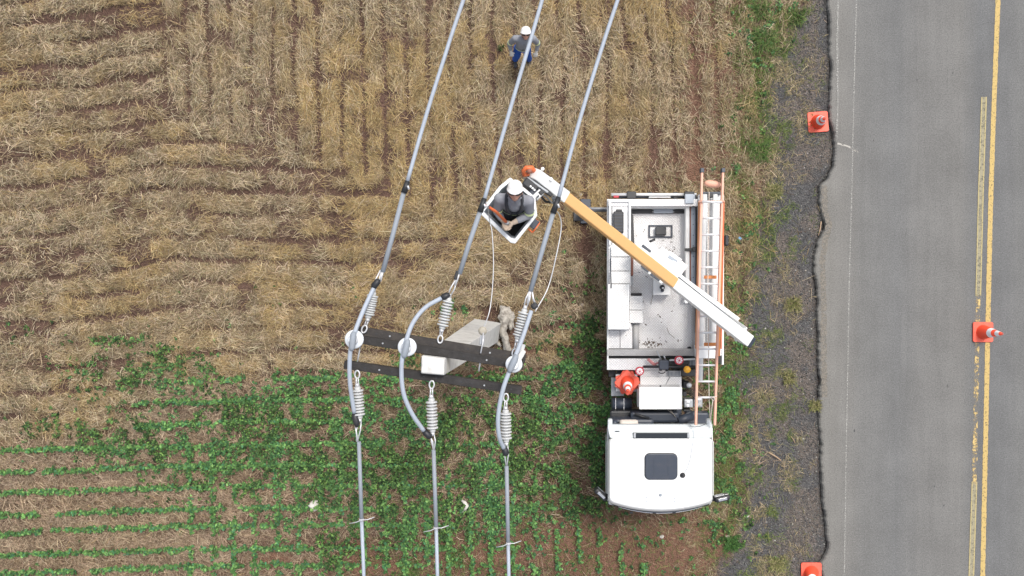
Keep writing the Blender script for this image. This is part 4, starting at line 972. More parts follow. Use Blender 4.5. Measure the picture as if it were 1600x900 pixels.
cone('traffic cone at the asphalt edge cut by the lower picture border', (1267, 894.5), None, -.02, .50, .62, (-.22, -.10), 0)
cone('lowest traffic cone of the nested stack behind the cab, only a turned base corner showing', (979.6, 597.2), None, 1.30, .43, .48, (-.065, -.125), 20, 'traffic cones stacked on the truck')
cone('middle traffic cone of the nested stack behind the cab', (979.8, 597.3), None, 1.345, .43, .50, (-.068, -.128), 62, 'traffic cones stacked on the truck')
cone('topmost traffic cone of the nested stack behind the cab', (980, 597.4), None, 1.39, .43, .52, (-.07, -.13), 47, 'traffic cones stacked on the truck')
pb('cone_shelf', 962, 585, 996, 612, 1.295, 1.0, 'steel', .01)
# ================================================================== pole and crossarms
ZA = 10.1
poleT = empty('utility_pole', P(762, 516, 0), 'pale concrete utility pole with three dark crossarms standing in the straw', 'utility pole')
def prof(corners, z): return [P(*c, z) for c in corners]
sh_ = MB().rings([prof([(741, 497), (735, 530), (779, 536), (785, 504)], -.1), prof([(741.5, 498), (735.5, 529), (778.5, 534.5), (784, 504.5)], 0.0), prof([(658.5, 555.5), (657.5, 583.5), (694.5, 586.5), (695.5, 560)], 10.2), prof([(659.5, 556.5), (658.5, 582.5), (693.5, 585.5), (694.5, 561)], 10.23)])
T(sh_, 'pole_shaft', 'concrete', poleT, .012)
def arm(p0, p1, z, label, mat):
    a = P(*p0, z-.05); b = P(*p1, z-.05)
    o = T(MB().beam(a, b, .088, .11), 'crossarm', mat, poleT, .006, label); d = (b-a); up = Vector((0, 0, .0555))
    for k in (.06, .12, .27, .33, .45, .52, .66, .72, .88, .94):
        p = a + d*k + up; T(MB().lathe([(.010, 0), (.010, .0015)], p, n=8), 'bolt_hole', 'black', o, 0)
    for k in (.2, .79):
        p = a + d*k + up; T(MB().lathe([(.010, 0), (.010, .010)], p, n=6), 'bolt', 'steel', o, 0)
    return o
arm((558, 516), (821, 559.5), ZA-.02, 'worn brownish crossarm, northernmost', 'timber_worn')
arm((545, 527), (818, 571), ZA, 'dark middle crossarm', 'timber')
arm((539, 569), (815, 609.5), ZA, 'dark lower crossarm', 'timber')
for a, b_ in (((563, 541), (558, 568)), ((752, 556), (748, 580)), ):
    T(MB().tube([P(*a, ZA-.05), P(*b_, ZA-.05)], .009, 6), 'tie_rod', 'wire', poleT, 0)
pbx = T(MB().beam(P(811, 552, ZA), P(818, 556, ZA), .11, .10), 'end_block', 'concrete', poleT, .01)
# ================================================================== insulators
def dead_end(label, a, b0, b1, g, group):
    """a shackle point on the arm, b0..b1 shed body, g grip end (photo pixels at cable height)"""
    z = ZA + .02; A, B0, B1, G = (P(*q, z) for q in (a, b0, b1, g)); ax = (B1-B0).normalized(); L = (B1-B0).length
    t = empty('strain_insulator', A, label, 'insulator', group)
    T(MB().lathe([(.030, 0), (.036, .015), (.028, .04), (.026, L-.04), (.034, L-.015), (.028, L)], B0, ax, 14), 'core', 'polymer', t, 0)
    nS = 9
    for k in range(nS):
        c = B0 + ax*(.045 + (L-.09)*k/(nS-1)); r_ = .062 if k % 2 == 0 else .056
        T(MB().lathe([(.030, -.012), (r_-.006, -.010), (r_, -.005), (r_, .005), (r_-.006, .008), (.030, .012)], c, ax, 18), 'shed', 'polymer', t, 0)
    # shackle ring and link
    side = ax.cross(Vector((0, 0, 1))).normalized(); d0 = (B0-A).normalized(); c = A + d0*.035
    T(MB().tube([c + (d0*math.cos(t_)*.042 + side*math.sin(t_)*.026) for t_ in np.linspace(0, 2*math.pi, 15)], .009, 6, False), 'shackle', 'wire', t, 0)
    T(MB().tube([c + d0*.04 + side*.010, B0 - ax*.02 + side*.012], .008, 6), 'link', 'wire', t, 0)
    T(MB().tube([c + d0*.04 - side*.010, B0 - ax*.02 - side*.012], .008, 6), 'link', 'wire', t, 0)
    T(MB().lathe([(.022, -.035), (.026, 0)], B0, ax, 12), 'end_fitting', 'wire', t, 0)
    T(MB().lathe([(.026, 0), (.018, .04)], B1, ax, 12), 'end_fitting', 'wire', t, 0)
    for s_ in (-1, 1): T(MB().tube([B1 + ax*.03 + side*.014*s_, (B1+G)/2 + side*.022*s_, G + side*.004*s_], .0075, 6), 'grip', 'wire', t, 0)
    return t
gN = 'strain insulators on the upper side of the crossarms'; gS = 'strain insulators on the lower side of the crossarms'
dead_end('left ribbed insulator above the crossarms, holding the leftmost upper cable', (567.5, 519), (575, 497), (583.5, 456), (595, 422), gN)
dead_end('middle ribbed insulator above the crossarms, beside the pale pole shaft', (687, 535), (690.5, 514), (701.5, 465), (713, 436), gN)
dead_end('right ribbed insulator above the crossarms, next to the rotten log', (803, 556), (808.5, 530), (820, 483), (829, 452), gN)
dead_end('left ribbed insulator below the crossarms, over the green crop', (558, 580), (558.5, 604), (562, 654), (558, 690), gS)
dead_end('middle ribbed insulator below the crossarms, under the square pole top', (674.7, 596), (674, 622), (676, 675), (678, 703), gS)
dead_end('right ribbed insulator below the crossarms, beside the curved jumper', (790.5, 616), (790, 640), (791, 691), (791.5, 727), gS)
def pin(label, c, r_=.098, mat='porcelain'):
    z = ZA+.20; t = empty('pin_insulator', P(*c, z), label, 'insulator', 'pin insulators on the crossarms'); p = P(*c, z)
    T(MB().lathe([(.014, -.26), (.014, -.05), (r_*.55, -.05), (r_, -.045), (r_*1.02, -.03), (r_*.93, -.012), (r_*.5, 0), (.035, .012), (.030, .05), (.04, .06)], p, n=28), 'disc', mat, t, 0)
    T(MB().lathe([(.02, -.27), (.02, -.24)], p, n=8), 'pin_nut', 'wire', t, 0)
    T(MB().lathe([(.052, .018), (.055, .03), (.048, .045)], p, n=12), 'tie_wire', 'wire', t, 0)
pin('white disc insulator at the left end of the crossarms', (552.5, 530.5))
pin('white disc insulator under the middle jumper cable', (635.5, 542.5))
pin('white disc insulator at the right end of the crossarms', (803, 569.5), .088)
t = empty('suspended_disc', P(754, 517, ZA-.1), 'round tan disc with a clamp, hanging where the thin rope meets the crossarm', 'disc')
T(MB().lathe([(.03, -.05), (.045, -.03), (.047, 0), (.02, .008)], P(754, 517, ZA-.05), n=20), 'disc', 'tan', t, 0)
T(MB().beam(P(754, 524, ZA-.06), P(752.5, 539, ZA-.06), .05, .03), 'clamp', 'steel', t, .005)
T(MB().tube([P(755, 520, ZA), P(754.5, 535, ZA+.02), P(751, 552, ZA+.03)], .008, 6), 'clamp_rod', 'wire', t, 0)
t = empty('cable_clamp', P(815, 548, ZA), 'small grey clamp plate beside the right upper insulator', 'clamp')
T(MB().beam(P(818, 538, ZA), P(814, 552, ZA), .045, .03), 'plate', 'polymer', t, .005)
# ================================================================== cables
def spline(pts, n=10):
    pts = [Vector(p) for p in pts]; out = []
    q = [pts[0]*2-pts[1]] + pts + [pts[-1]*2-pts[-2]]
    for i in range(1, len(q)-2):
        for k in range(n):
            t = k/n; a, b, c, d = q[i-1], q[i], q[i+1], q[i+2]
            out.append(.5*((2*b) + (c-a)*t + (2*a-5*b+4*c-d)*t*t + (3*b-a-3*c+d)*t**3))
    out.append(pts[-1]); return out
ZC = ZA + .02
def cable(label, thin, splice, thick, grip, group):
    t = empty('overhead_cable', P(*thick[-1], ZC), label, 'cable', group)
    T(MB().tube(spline([P(*p, ZC) for p in thin], 6), .0215, 10), 'covered_conductor', 'cable', t, 0)
    if splice:
        T(MB().tube([P(*splice[0], ZC+.01), P(*splice[1], ZC+.01)], [.027, .034, ][0:2], 10), 'splice_sleeve', 'black', t, 0)
        mx_ = [(splice[0][0]+splice[1][0])/2, (splice[0][1]+splice[1][1])/2]
        T(MB().tube([P(mx_[0]+3, mx_[1]-2, ZC+.03), P(mx_[0]+5, mx_[1]+4, ZC+.02)], .012, 6), 'splice_clamp', 'wire', t, 0)
    T(MB().tube([P(*p, ZC) for p in thick], .0265, 10), 'covered_conductor', 'cable_dark', t, 0)
    T(MB().tube([P(*p, ZC) for p in grip], [.018, .012], 8), 'bare_end', 'wire', t, 0)
    return t
gC = 'overhead cables crossing the straw field'
def ext(p, q, y):  # point on the line p-q at picture height y
    k = (y-p[1])/(q[1]-p[1]); return (p[0]+(q[0]-p[0])*k, y)
c1 = cable('leftmost covered cable running up from the left insulator', [ext((724, 0), (700, 70), -420), (724, 0), (694, 91), (666, 180), (636, 285)], ((637, 283), (631, 301)), [(631, 300), (613, 370), (598, 425)], [(598, 423), (594, 440)], gC)
c2 = cable('middle covered cable running over the standing worker and beside the bucket', [ext((847, 0), (824, 80), -420), (847, 0), (824, 79), (790, 195), (755, 318)], ((757, 310), (750, 331)), [(751, 328), (733, 380), (718, 428)], [(718, 424), (711, 446)], gC)
c3 = cable('rightmost covered cable running across the tip of the boom', [ext((965, 0), (940, 75), -420), (965, 0), (940, 76), (905, 190), (872, 312)], ((873, 308), (864, 333)), [(865, 330), (846, 395), (829, 455)], [(829, 452), (824, 474)], gC)
T(MB().beam(P(715.5, 423, ZC), P(711.5, 437, ZC), .04, .04), 'end_cap', 'black', c2, .01)
gD = 'covered cables running down over the crop'
def cable2(label, pts, tie, group=gD):
    t = empty('overhead_cable', P(*pts[0], ZC), label, 'cable', group)
    T(MB().tube([P(*p, ZC) for p in pts[:2]], .022, 10), 'covered_conductor', 'cable_dark', t, 0)
    T(MB().tube([P(*p, ZC) for p in pts[1:]], .0195, 10), 'covered_conductor', 'cable', t, 0)
    x, y = tie
    T(MB().tube([P(x-19, y+6, ZC+.02), P(x-8, y+4, ZC+.03), P(x, y, ZC+.035), P(x+9, y, ZC+.03), P(x+20, y-4, ZC+.02)], .005, 5), 'tie_wire', 'wire', t, 0)
    T(MB().lathe([(.027, -.012), (.027, .012)], P(x, y, ZC), (0, 1, 0), 10), 'tie_band', 'wire', t, 0)
cable2('left covered cable running down from the left lower insulator', [(560.8, 690), (565, 812), (568.5, 900), (582, 1300)], (565, 812))
cable2('middle covered cable running down from the middle lower insulator', [(677.5, 703), (681.5, 825), (683.5, 900), (693, 1300)], (681, 825))
cable2('right covered cable running down from the right lower insulator', [(791.5, 728), (794, 850), (795, 900), (800, 1300)], (794.5, 849))
gJ = 'jumper cables bridging the crossarms'
def jumper(label, pts, b0, b1, zs=None):
    t = empty('jumper_cable', P(*pts[len(pts)//2], ZA+.3), label, 'cable', gJ); n = len(pts)
    W_ = [P(x, y, ZA + .06 + .20*math.sin(math.pi*min(1, max(0, k/(n-1))))) for k, (x, y) in enumerate(pts)]
    T(MB().tube(spline(W_, 8), .0235, 10), 'covered_conductor', 'cable', t, 0)
    for b in (b0, b1):
        if b: T(MB().tube([P(*p, ZC+.02) for p in b], [.022, .036, .036, .020][:len(b)], 8), 'connector', 'black', t, 0)
    return t
j1 = jumper('left jumper cable curving over the left white disc', [(583.5, 451), (569, 482), (556.5, 513), (550.5, 532), (546.5, 560), (547, 600), (553.5, 645)], [(582, 452), (585, 446), (590, 440), (592, 436)], [(553, 644), (555, 652), (557, 660), (558, 667)])
T(MB().tube([P(555, 664, ZC), P(559, 690, ZC)], .009, 6), 'bare_end', 'wire', j1, 0)
j2 = jumper('wide bowed jumper cable curving over the middle white disc', [(689, 466), (664, 481), (645, 505), (634, 535), (627.5, 570), (630, 612), (643, 645), (662, 673)], [(688, 467), (693, 464), (698, 462), (703, 460)], [(661, 672), (666, 677), (671, 682), (673, 685)])
T(MB().tube([P(671, 681, ZC), P(676, 690, ZC), P(677, 704, ZC)], .009, 6), 'bare_end', 'wire', j2, 0)
j3 = jumper('right jumper cable curving over the right white disc', [(830, 486), (817, 526), (801.5, 566), (786, 608), (778.5, 650), (780, 682), (787, 700)], None, [(786, 698), (789, 703), (790.5, 709), (791, 712)])
T(MB().beam(P(832, 474, ZC), P(838, 482, ZC), .07, .06), 'connector', 'black', j3, .02)
T(MB().tube([P(831, 452, ZC), P(833, 466, ZC), P(836, 474, ZC)], .011, 6), 'bare_end', 'wire', j3, 0)
for t_, c in ((j1, (551, 533)), (j2, (634, 545)), (j3, (801.5, 568))):
    p = P(*c, ZA+.265); d = Vector((.12, 1, 0)) if t_ is j1 else (Vector((.25, 1, 0)) if t_ is j2 else Vector((.45, 1, 0)))
    T(MB().lathe([(.020, -.10), (.033, -.07), (.035, 0), (.033, .07), (.020, .10)], p, d, 10), 'tie_wrap', 'cable_dark', t_, 0)
# thin ropes
t = tag(T(MB().tube(spline([P(762, 322, 10.0), P(765, 345, 9.6), P(769, 365, 9.6), P(771, 420, 9.8), P(766, 480, 10.0), P(755, 515, 10.02)], 8), .0055, 6), 'thin_rope', 'wire', None, 0), 'thin pale rope hanging from the middle cable past the bucket to the tan disc', 'rope')
t = tag(T(MB().tube(spline([P(867, 330, 10.1), P(873, 334, 10.0), P(877, 355, 9.9), P(869, 400, 9.9), P(856, 450, 9.9), P(836, 487, 10.0)], 8), .0065, 6), 'thin_rope', 'wire', None, 0), 'thin pale lead looping down from the splice of the rightmost cable', 'rope')
# ================================================================== people
_ico = None
def ico():
    global _ico
    if _ico is None:
        import bmesh
        bm = bmesh.new(); bmesh.ops.create_icosphere(bm, subdivisions=2, radius=1); bm.verts.ensure_lookup_table()
        _ico = ([v.co.copy() for v in bm.verts], [[v.index for v in f.verts] for f in bm.faces]); bm.free()
    return _ico
def organic(name, chains, mat, parent, voxel=.012, smooth=3):
    """chains of (point, radius or (rx,ry,rz)); swept with overlapping ellipsoids and fused into one continuous surface"""
    vs, fs = ico(); mb = MB()
    for ch in chains:
        prev = None
        for p, r_ in ch:
            p = Vector(p); r3 = Vector((r_, r_, r_)) if isinstance(r_, (int, float)) else Vector(r_)
            seq = [(p, r3)]
            if prev is not None:
                n = max(1, int((p-prev[0]).length/(min(min(r3), min(prev[1]))*.45)))
                seq = [(prev[0].lerp(p, k/n), prev[1].lerp(r3, k/n)) for k in range(1, n+1)]
            for q, e in seq: mb.add([Vector((q.x+c.x*e.x, q.y+c.y*e.y, q.z+c.z*e.z)) for c in vs], fs, True)
            prev = (p, r3)
    o = mb.build(name, M[mat], parent)
    m = o.modifiers.new('fuse', 'REMESH'); m.mode = 'VOXEL'; m.voxel_size = voxel; m.use_smooth_shade = True
    if smooth: s_ = o.modifiers.new('smooth', 'SMOOTH'); s_.iterations = smooth; s_.factor = .5
    return o
def hand(c, d, palm_n, side, k=1.0):
    """five bent fingers and a thumb; d towards the fingertips, palm_n out of the palm, side towards the thumb"""
    c, d, pn, sd2 = Vector(c), Vector(d).normalized(), Vector(palm_n).normalized(), Vector(side).normalized(); ch = []
    ch.append([(c - d*.05, .026*k), (c, .030*k), (c + d*.035, .028*k)])
    ch.append([(c + sd2*.022, .02*k), (c + d*.04 + sd2*.03, .016*k)]); ch.append([(c - sd2*.022, .02*k), (c + d*.04 - sd2*.03, .015*k)])
    for i, (off, ln) in enumerate(((.032, .070), (.011, .080), (-.011, .075), (-.032, .058))):
        b = c + d*.045 + sd2*off*k
        ch.append([(b, .0115*k), (b + d*ln*.45 + pn*.008, .0105*k), (b + d*ln*.75 + pn*.028, .0098*k), (b + d*ln*.85 + pn*.048, .009*k)])
    b = c - d*.01 + sd2*.03; ch.append([(b, .014*k), (b + sd2*.028 + d*.02 + pn*.012, .012*k), (b + sd2*.034 + d*.048 + pn*.03, .0105*k)])
    return ch
def person(loc, label, J, trouser='trousers', glove='glove', harness=False, boots='boot'):
    t = empty('person', loc, label, 'person', 'workers in grey shirts and white helmets')
    o = Vector(loc); W_ = {k: o + Vector(v_) for k, v_ in J.items() if k not in ('face', 'up', 'k')}; hk = J['k']
    f = Vector(J['face']).normalized(); sd2 = f.cross(Vector(J['up'])).normalized(); up = sd2.cross(f).normalized()
    hd = W_['head']
    # body (skin): head, neck, trunk and limbs in one surface
    ch = [[(W_['pelvis'], (.12, .09, .09)), (W_['chest'], (.13, .09, .10))], [(W_['chest'], .07), (W_['neck'], .055), (hd - up*.06, .06)],
          [(hd, .088), (hd + up*.045, .088)], [(hd + f*.03 - up*.03, .065), (hd + f*.055 - up*.07, .034)], [(hd + f*.085, .018), (hd + f*.108 - up*.025, .014)],
          [(hd + f*.088 - up*.055 - sd2*.018, .010), (hd + f*.088 - up*.055 + sd2*.018, .010)]]
    for s_ in (-1, 1): ch.append([(hd + sd2*.088*s_ - up*.005, .014), (hd + sd2*.092*s_ - up*.03, .011)])
    for s_ in 'LR':
        ch.append([(W_['sh'+s_], .045), (W_['el'+s_], .035), (W_['ha'+s_], .024)]); ch.append([(W_['hip'+s_], .07), (W_['kn'+s_], .05), (W_['an'+s_], .035)])
    organic('body', ch, 'skin', t, .011, 2)
    organic('shirt', [[(W_['pelvis'] + Vector((0, 0, .06)), (.165, .115, .05)), (W_['pelvis'].lerp(W_['chest'], .5), (.185, .135, .10)), (W_['chest'], (.20, .14, .11)), (W_['neck'] - (W_['neck']-W_['chest']).normalized()*.05, (.10, .085, .05))],
        [(W_['shL'], .078), (W_['chest'] + Vector((0, 0, .07)), (.10, .095, .07)), (W_['shR'], .078)]] +
        [[(W_['sh'+s_], .080), (W_['sh'+s_].lerp(W_['el'+s_], .5), .070), (W_['el'+s_], .062), (W_['el'+s_].lerp(W_['ha'+s_], .62), .050)] for s_ in 'LR'] , 'shirt', t, .014, 2)
    nk = W_['neck']
    for s_ in (-1, 1): T(MB().beam(nk + Vector((.015*s_, -.095, -.01)), nk + Vector((.085*s_, -.02, .01)), .035, .02), 'collar', 'shirt', t, .006)
    organic('trousers', [[(W_['pelvis'], (.17, .125, .09)), (W_['pelvis'] + Vector((0, 0, .08)), (.165, .12, .04))]] +
        [[(W_['hip'+s_], .105), (W_['kn'+s_], .092), (W_['an'+s_] + Vector((0, 0, .06)), .080)] for s_ in 'LR'], trouser, t, .014, 2)
    for s_ in 'LR':
        a = W_['an'+s_]; organic('boot', [[(a + Vector((0, 0, .10)), .062), (a + Vector((0, .01, 0)), .055), (a + Vector((0, -.08, -.02)), (.05, .06, .042)), (a + Vector((0, -.16, -.03)), (.046, .045, .032))]], boots, t, .011, 2)
        e, h_ = W_['el'+s_], W_['ha'+s_]; dd = (h_-e).normalized()
        sx = 1 if s_ == 'L' else -1; side = Vector((sx, 0, 0)); pn = dd.cross(side).normalized()
        if pn.z > 0 and not harness: pn = -pn
        side = pn.cross(dd).normalized() * (1 if pn.cross(dd).dot(side) > 0 else -1)
        organic('glove', hand(h_ + dd*.03, dd, pn, side, 1.12) + [[(h_ - dd*.13, .046), (h_ - dd*.03, .036)]], glove, t, .0065, 1)
        s0 = W_['sh'+s_]; m_ = s0.lerp(e, .78); ax = (e-s0).normalized()
        T(MB().lathe([(.071, -.022), (.073, 0), (.070, .022)], m_, ax, 20, caps=False), 'reflective_band', 'hivis', t, 0)
    # waist or chest band
    pz = W_['pelvis'].lerp(W_['chest'], .30); rr = []
    for z_, e_ in ((-.022, 1), (.0, 1.012), (.022, 1)): rr.append([pz + Vector((math.cos(a)*.190*e_, math.sin(a)*.142*e_, z_)) for a in np.linspace(0, 2*math.pi, 33)[:-1]])
    T(MB().rings(rr, False, False, True), 'reflective_band', 'hivis', t, 0)
    # helmet
    def er(h_, a, b, fw=0):
        h_, a, b, fw = h_*hk, a*hk, b*hk, fw*hk
        return [hd + up*(h_+.02) + f*(math.cos(q)*a + (fw*max(0, math.cos(q))**2)) + sd2*(math.sin(q)*b) for q in np.linspace(0, 2*math.pi, 29)[:-1]]
    he = T(MB().rings([er(.018, .130, .108, .04), er(.028, .132, .110, .04), er(.032, .120, .102), er(.075, .113, .096), er(.11, .090, .078), er(.132, .055, .05), er(.140, .018, .018)], True, True, True), 'helmet', 'helmet', t, 0)
    T(MB().tube([hd + up*(.02+.145-.15*abs(q)**2.2*1.0) + f*(q*.11) for q in np.linspace(-.85, .85, 9)], .008, 6), 'ridge', 'helmet', he, 0)
    for s_ in (-1, 1): T(MB().tube([hd + sd2*.098*s_ + up*.03, hd + sd2*.075*s_ + f*.03 - up*.05, hd + f*.055 - up*.105], .005, 5), 'chin_strap', 'dark_cloth', he, 0)
    organic('sunglasses', [[(hd + f*.083 - up*.0 + sd2*.012*s_, (.016, .016, .014)), (hd + f*.075 + up*.0 + sd2*.045*s_, (.02, .016, .015)), (hd + f*.03 + sd2*.088*s_, .008)] for s_ in (-1, 1)], 'glass', t, .005, 0)
    if harness:
        for s_ in (-1, 1):
            c = W_['chest']; T(MB().tube(spline([c + Vector((.085*s_, .12, -.05)), c + Vector((.10*s_, .05, .155)), c + Vector((.105*s_, -.06, .125)), c + Vector((.085*s_, -.135, .02)), c + Vector((.05*s_, -.15, -.12)), c + Vector((.04*s_, -.15, -.22))], 6), .024, 6), 'harness_strap', 'dark_cloth', t, 0)
        T(MB().tube([W_['chest'] + Vector((-.06, -.15, -.10)), W_['chest'] + Vector((.06, -.15, -.10))], .018, 6), 'harness_strap', 'dark_cloth', t, 0)
    else:
        T(MB().tube([W_['chest'] + Vector((0, -.124, .08)), W_['chest'] + Vector((0, -.13, -.1)), W_['pelvis'] + Vector((0, -.125, .12))], .005, 5), 'zip', 'dark_cloth', t, 0)
    return t
b0 = P(813.5, 94, 0)
person(b0, 'worker in blue trousers standing in the straw looking up, partly behind the middle cable',
  {'pelvis': (.03, .0, .96), 'chest': (.06, .045, 1.32), 'neck': (.085, .065, 1.50), 'head': (.095, .06, 1.64), 'face': (0, -.50, .87), 'up': (0, .87, .50), 'k': 1.13,
   'shL': (-.14, .05, 1.42), 'shR': (.265, .05, 1.42), 'elL': (-.27, .02, 1.16), 'elR': (.385, .02, 1.16), 'haL': (-.23, -.12, .98), 'haR': (.35, -.13, .98),
   'hipL': (-.08, .0, .90), 'hipR': (.13, .0, .90), 'knL': (-.09, -.04, .50), 'knR': (.16, -.04, .50), 'anL': (-.13, -.02, .12), 'anR': (.20, -.02, .12)}, glove='glove_white')
b1 = Vector((.0, 1.07, 6.86))
person(b1, 'worker standing in the bucket with a dark harness, beige gloves and a white helmet',
  {'pelvis': (.03, .06, .90), 'chest': (.03, .10, 1.24), 'neck': (.035, .15, 1.44), 'head': (.04, .175, 1.58), 'face': (-.06, -.52, .85), 'up': (0, .85, .52), 'k': 1.0,
   'shL': (-.165, .12, 1.34), 'shR': (.225, .09, 1.34), 'elL': (-.20, -.03, 1.10), 'elR': (.24, -.07, 1.10), 'haL': (-.115, -.17, 1.12), 'haR': (.0, -.19, 1.12),
   'hipL': (-.06, .06, .84), 'hipR': (.12, .06, .84), 'knL': (-.07, .0, .48), 'knR': (.13, .0, .48), 'anL': (-.08, .06, .09), 'anR': (.14, .05, .09)}, trouser='dark_cloth', harness=True)
st = empty('hot_stick', P(787, 343, 8.0), 'orange-red grip stick held by the bucket worker, reaching to the middle cable', 'tool')
T(MB().tube([P(791, 347, 8.02), P(775, 331, 8.3), P(764, 323.5, 8.8)], [.022, .020, .016], 10), 'stick', 'orange', st, 0)
T(MB().tube([P(791, 347, 8.04), P(794, 350, 8.0)], .028, 10), 'handle', 'steel', st, 0)
T(MB().tube([P(764, 323.5, 8.8), P(757, 320, 9.8)], [.014, .018], 8), 'hook', 'pink', st, 0)
T(MB().tube([P(753, 326, ZC), P(762, 321, ZC), P(759, 316, ZC)], .014, 8), 'clamp', 'wire', st, 0)
# ================================================================== log, stones, litter
gz = lambda px, py: float(ground_h(np.array([float(px)]), np.array([float(py)]))[0])
lg = empty('rotten_log', P(790, 515, gz(790, 515)), 'bleached broken log leaning against the foot of the pole', 'log')
rs4 = random.Random(2)
pts = [(784, 490), (789, 498), (788, 508), (786, 518), (789, 530), (792, 545), (793, 552)]
T(MB().tube([P(a + rs4.uniform(-1, 1), b_, .34 - .02*k) for k, (a, b_) in enumerate(pts)], [.10, .11, .085, .09, .085, .085, .05], 9), 'trunk', 'wood', lg, 0)
organic('stump_end', [[(P(787, 483, .22), .10), (P(789, 494, .25), .13)], [(P(793, 484, .2), .07), (P(799, 493, .2), .09), (P(797, 506, .2), .06), (P(798, 514, .2), .05)], [(P(781, 494, .25), .06), (P(786, 500, .25), .08)]], 'wood', lg, .03, 1)
tx_ = bpy.data.textures.new('bark', 'CLOUDS'); tx_.noise_scale = .07; tx_.noise_depth = 3
for o in children(lg):
    if o.name.startswith('trunk'): q = o.modifiers.new('sub', 'SUBSURF'); q.subdivision_type = 'SIMPLE'; q.levels = q.render_levels = 2
    q = o.modifiers.new('rough', 'DISPLACE'); q.texture = tx_; q.strength = .10; q.mid_level = .5
for a in (((784, 524), (774, 531), (768, 529)), ((776, 534), (783, 541)), ((799, 500), (802, 512))): T(MB().tube([P(*q, .12) for q in a], [.05, .03, .02][:len(a)], 7), 'root', 'wood', lg, 0)
import bmesh
def stone(px, py, r_, mat, label, seed, group='pale stones on the ground', flat=.6):
    bm = bmesh.new(); bmesh.ops.create_icosphere(bm, subdivisions=2, radius=r_); q = random.Random(seed); ax_ = (q.uniform(.7, 1.2), q.uniform(.6, 1.1))
    for v_ in bm.verts:
        k = 1 + q.uniform(-.22, .22); v_.co = Vector((v_.co.x*k*ax_[0], v_.co.y*k*ax_[1], v_.co.z*k*flat))
    me = bpy.data.meshes.new('stone'); bm.to_mesh(me); bm.free(); me.materials.append(M[mat])
    o = bpy.data.objects.new('stone', me); col.objects.link(o); o.location = P(px, py, 0); o.location.z = gz(px, py) + r_*flat*.6; o.rotation_euler.z = q.random()*6
    return tag(o, label, 'stone', group)
stone(491, 789, .15, 'stone', 'largest white stone, lying in the weeds left of the middle lower cable', 3)
stone(497, 783, .07, 'stone', 'small white stone touching the largest white stone', 4)
stone(933, 408, .055, 'stone_tan', 'pale stone on bare soil just left of the truck bed', 5)
stone(909, 478, .06, 'stone_tan', 'longish tan stone on bare soil left of the white locker', 6)
stone(772, 203, .05, 'stone', 'small pale stone in the straw left of the middle cable, below the standing worker', 7)
stone(1034, 838, .05, 'stone', 'whitish stone on the soil below the front of the cab', 8)
stone(1168, 806, .045, 'stone', 'small white stone on the gravel below the right mirror', 9)
stone(1137, 838, .055, 'stone_tan', 'flat tan stone at the gravel edge near the bottom of the verge', 10)
stone(906, 304, .05, 'stone_tan', 'tan stone in the straw above the outrigger pad', 12)
t = empty('plastic_scrap', P(724, 788, .08), 'whitish curled scrap lying in the green weeds between two lower cables', 'scrap')
T(MB().tube([P(721, 782, .13), P(726, 785, .15), P(730, 791, .15), P(727, 797, .12), P(722, 801, .10)], [.03, .045, .05, .045, .02], 7), 'scrap_piece', 'stone', t, 0)
for lab, a, b_, r_ in (('straight dry stick on the gravel right of the cab', (1201, 707), (1220, 719), .018), ('short dry stick on the gravel above the longer one', (1236, 682), (1242, 692), .012),
                       ('dry stick lying against the broken asphalt edge', (1283, 346), (1278.5, 368), .014), ('bent dry stick in the crack of the asphalt edge', (1284, 333), (1290, 346), .012)):
    o = T(MB().tube([P(*a, gz(*a)+.03), P((a[0]+b_[0])/2+1, (a[1]+b_[1])/2, gz(*a)+.045), P(*b_, gz(*b_)+.03)], r_, 7), 'stick', 'stick', None, 0); tag(o, lab, 'stick', 'dry sticks on the shoulder')
o = T(MB().beam(P(1154, 371, .05), P(1158, 374, .06), .06, .02), 'litter', 'blue_litter', None, .006); tag(o, 'small bright blue scrap in the grass right of the ladders', 'litter')
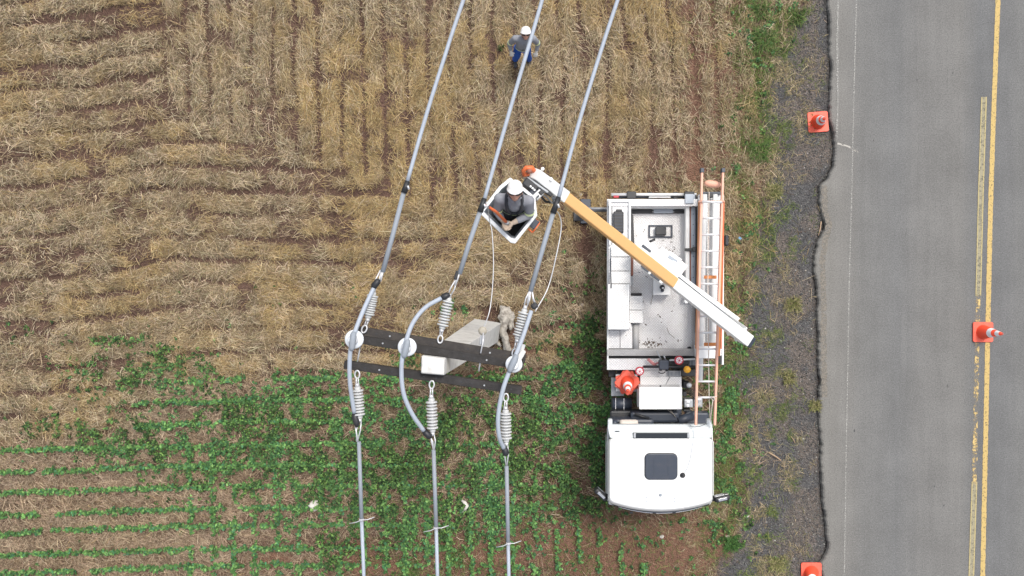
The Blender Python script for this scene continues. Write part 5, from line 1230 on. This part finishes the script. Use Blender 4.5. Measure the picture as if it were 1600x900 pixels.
# grass tufts that stand out
def tuft(px, py, r_, n, label, pal, seed):
    global rs
    r_ *= .72
    q = np.random.RandomState(seed); x, y = XY(px, py); z = gz(px, py)
    a = q.uniform(0, 6.283, n); rr = np.sqrt(q.rand(n))*r_*.75; L = q.uniform(.2, .8, n)*r_; a = a + q.normal(0, .9, n)
    c = np.array(pal)[q.randint(0, len(pal), n)]*q.uniform(.75, 1.25, (n, 1))
    o = blades('grass_tuft', x + np.cos(a + q.normal(0, .8, n))*(rr+L/3), y + np.sin(a + q.normal(0, .8, n))*(rr+L/3), np.full(n, z+.01), a, L, q.uniform(.007, .013, n), q.uniform(.05, .16, n), q.normal(0, .012, n), c, M['straw'])
    return tag(o, label, 'grass tuft', 'grass tufts that stand out')
GR = [(.085, .15, .035), (.12, .20, .05), (.05, .10, .03), (.18, .17, .08)]; DR = [(.34, .30, .15), (.26, .25, .10), (.16, .18, .06)]
for px, py, r_, n, lab, pal in ((1192, 66, .42, 420, 'bright green grass tuft at the top of the shoulder, left of the asphalt', GR), (1245, 28, .3, 260, 'green tuft close to the asphalt edge at the very top', GR),
    (1187, 20, .36, 260, 'dark leafy tuft at the top border of the verge', GR), (1185, 238, .38, 360, 'green tuft left of the upper cone on the shoulder', GR), (1240, 475, .28, 200, 'yellowish dry tuft in the middle of the gravel', DR),
    (1273, 634, .22, 160, 'dry tuft touching the asphalt edge below the middle of the road', DR), (1168, 527, .22, 200, 'small green tuft just below the end of the elbow', GR), (640, 888, .4, 300, 'spiky long-leaved tuft at the bottom beside the left lower cable', GR),
    (712, 870, .34, 240, 'spiky tuft at the bottom between the middle and right lower cables', GR), (1142, 848, .3, 240, 'round green tuft at the lower end of the verge', [(.05, .13, .03), (.07, .16, .04)]), (783, 78, .12, 60, 'small green tuft left of the standing worker', GR),
    (1213, 880, .3, 200, 'pale green tuft near the bottom of the gravel', DR), (1232, 590, .24, 160, 'faded dry tuft on the gravel right of the cabinet', DR), (1208, 300, .3, 200, 'olive grass tuft right of the ladder feet', DR)):
    tuft(px, py, r_, n, lab, pal, int(px+py))
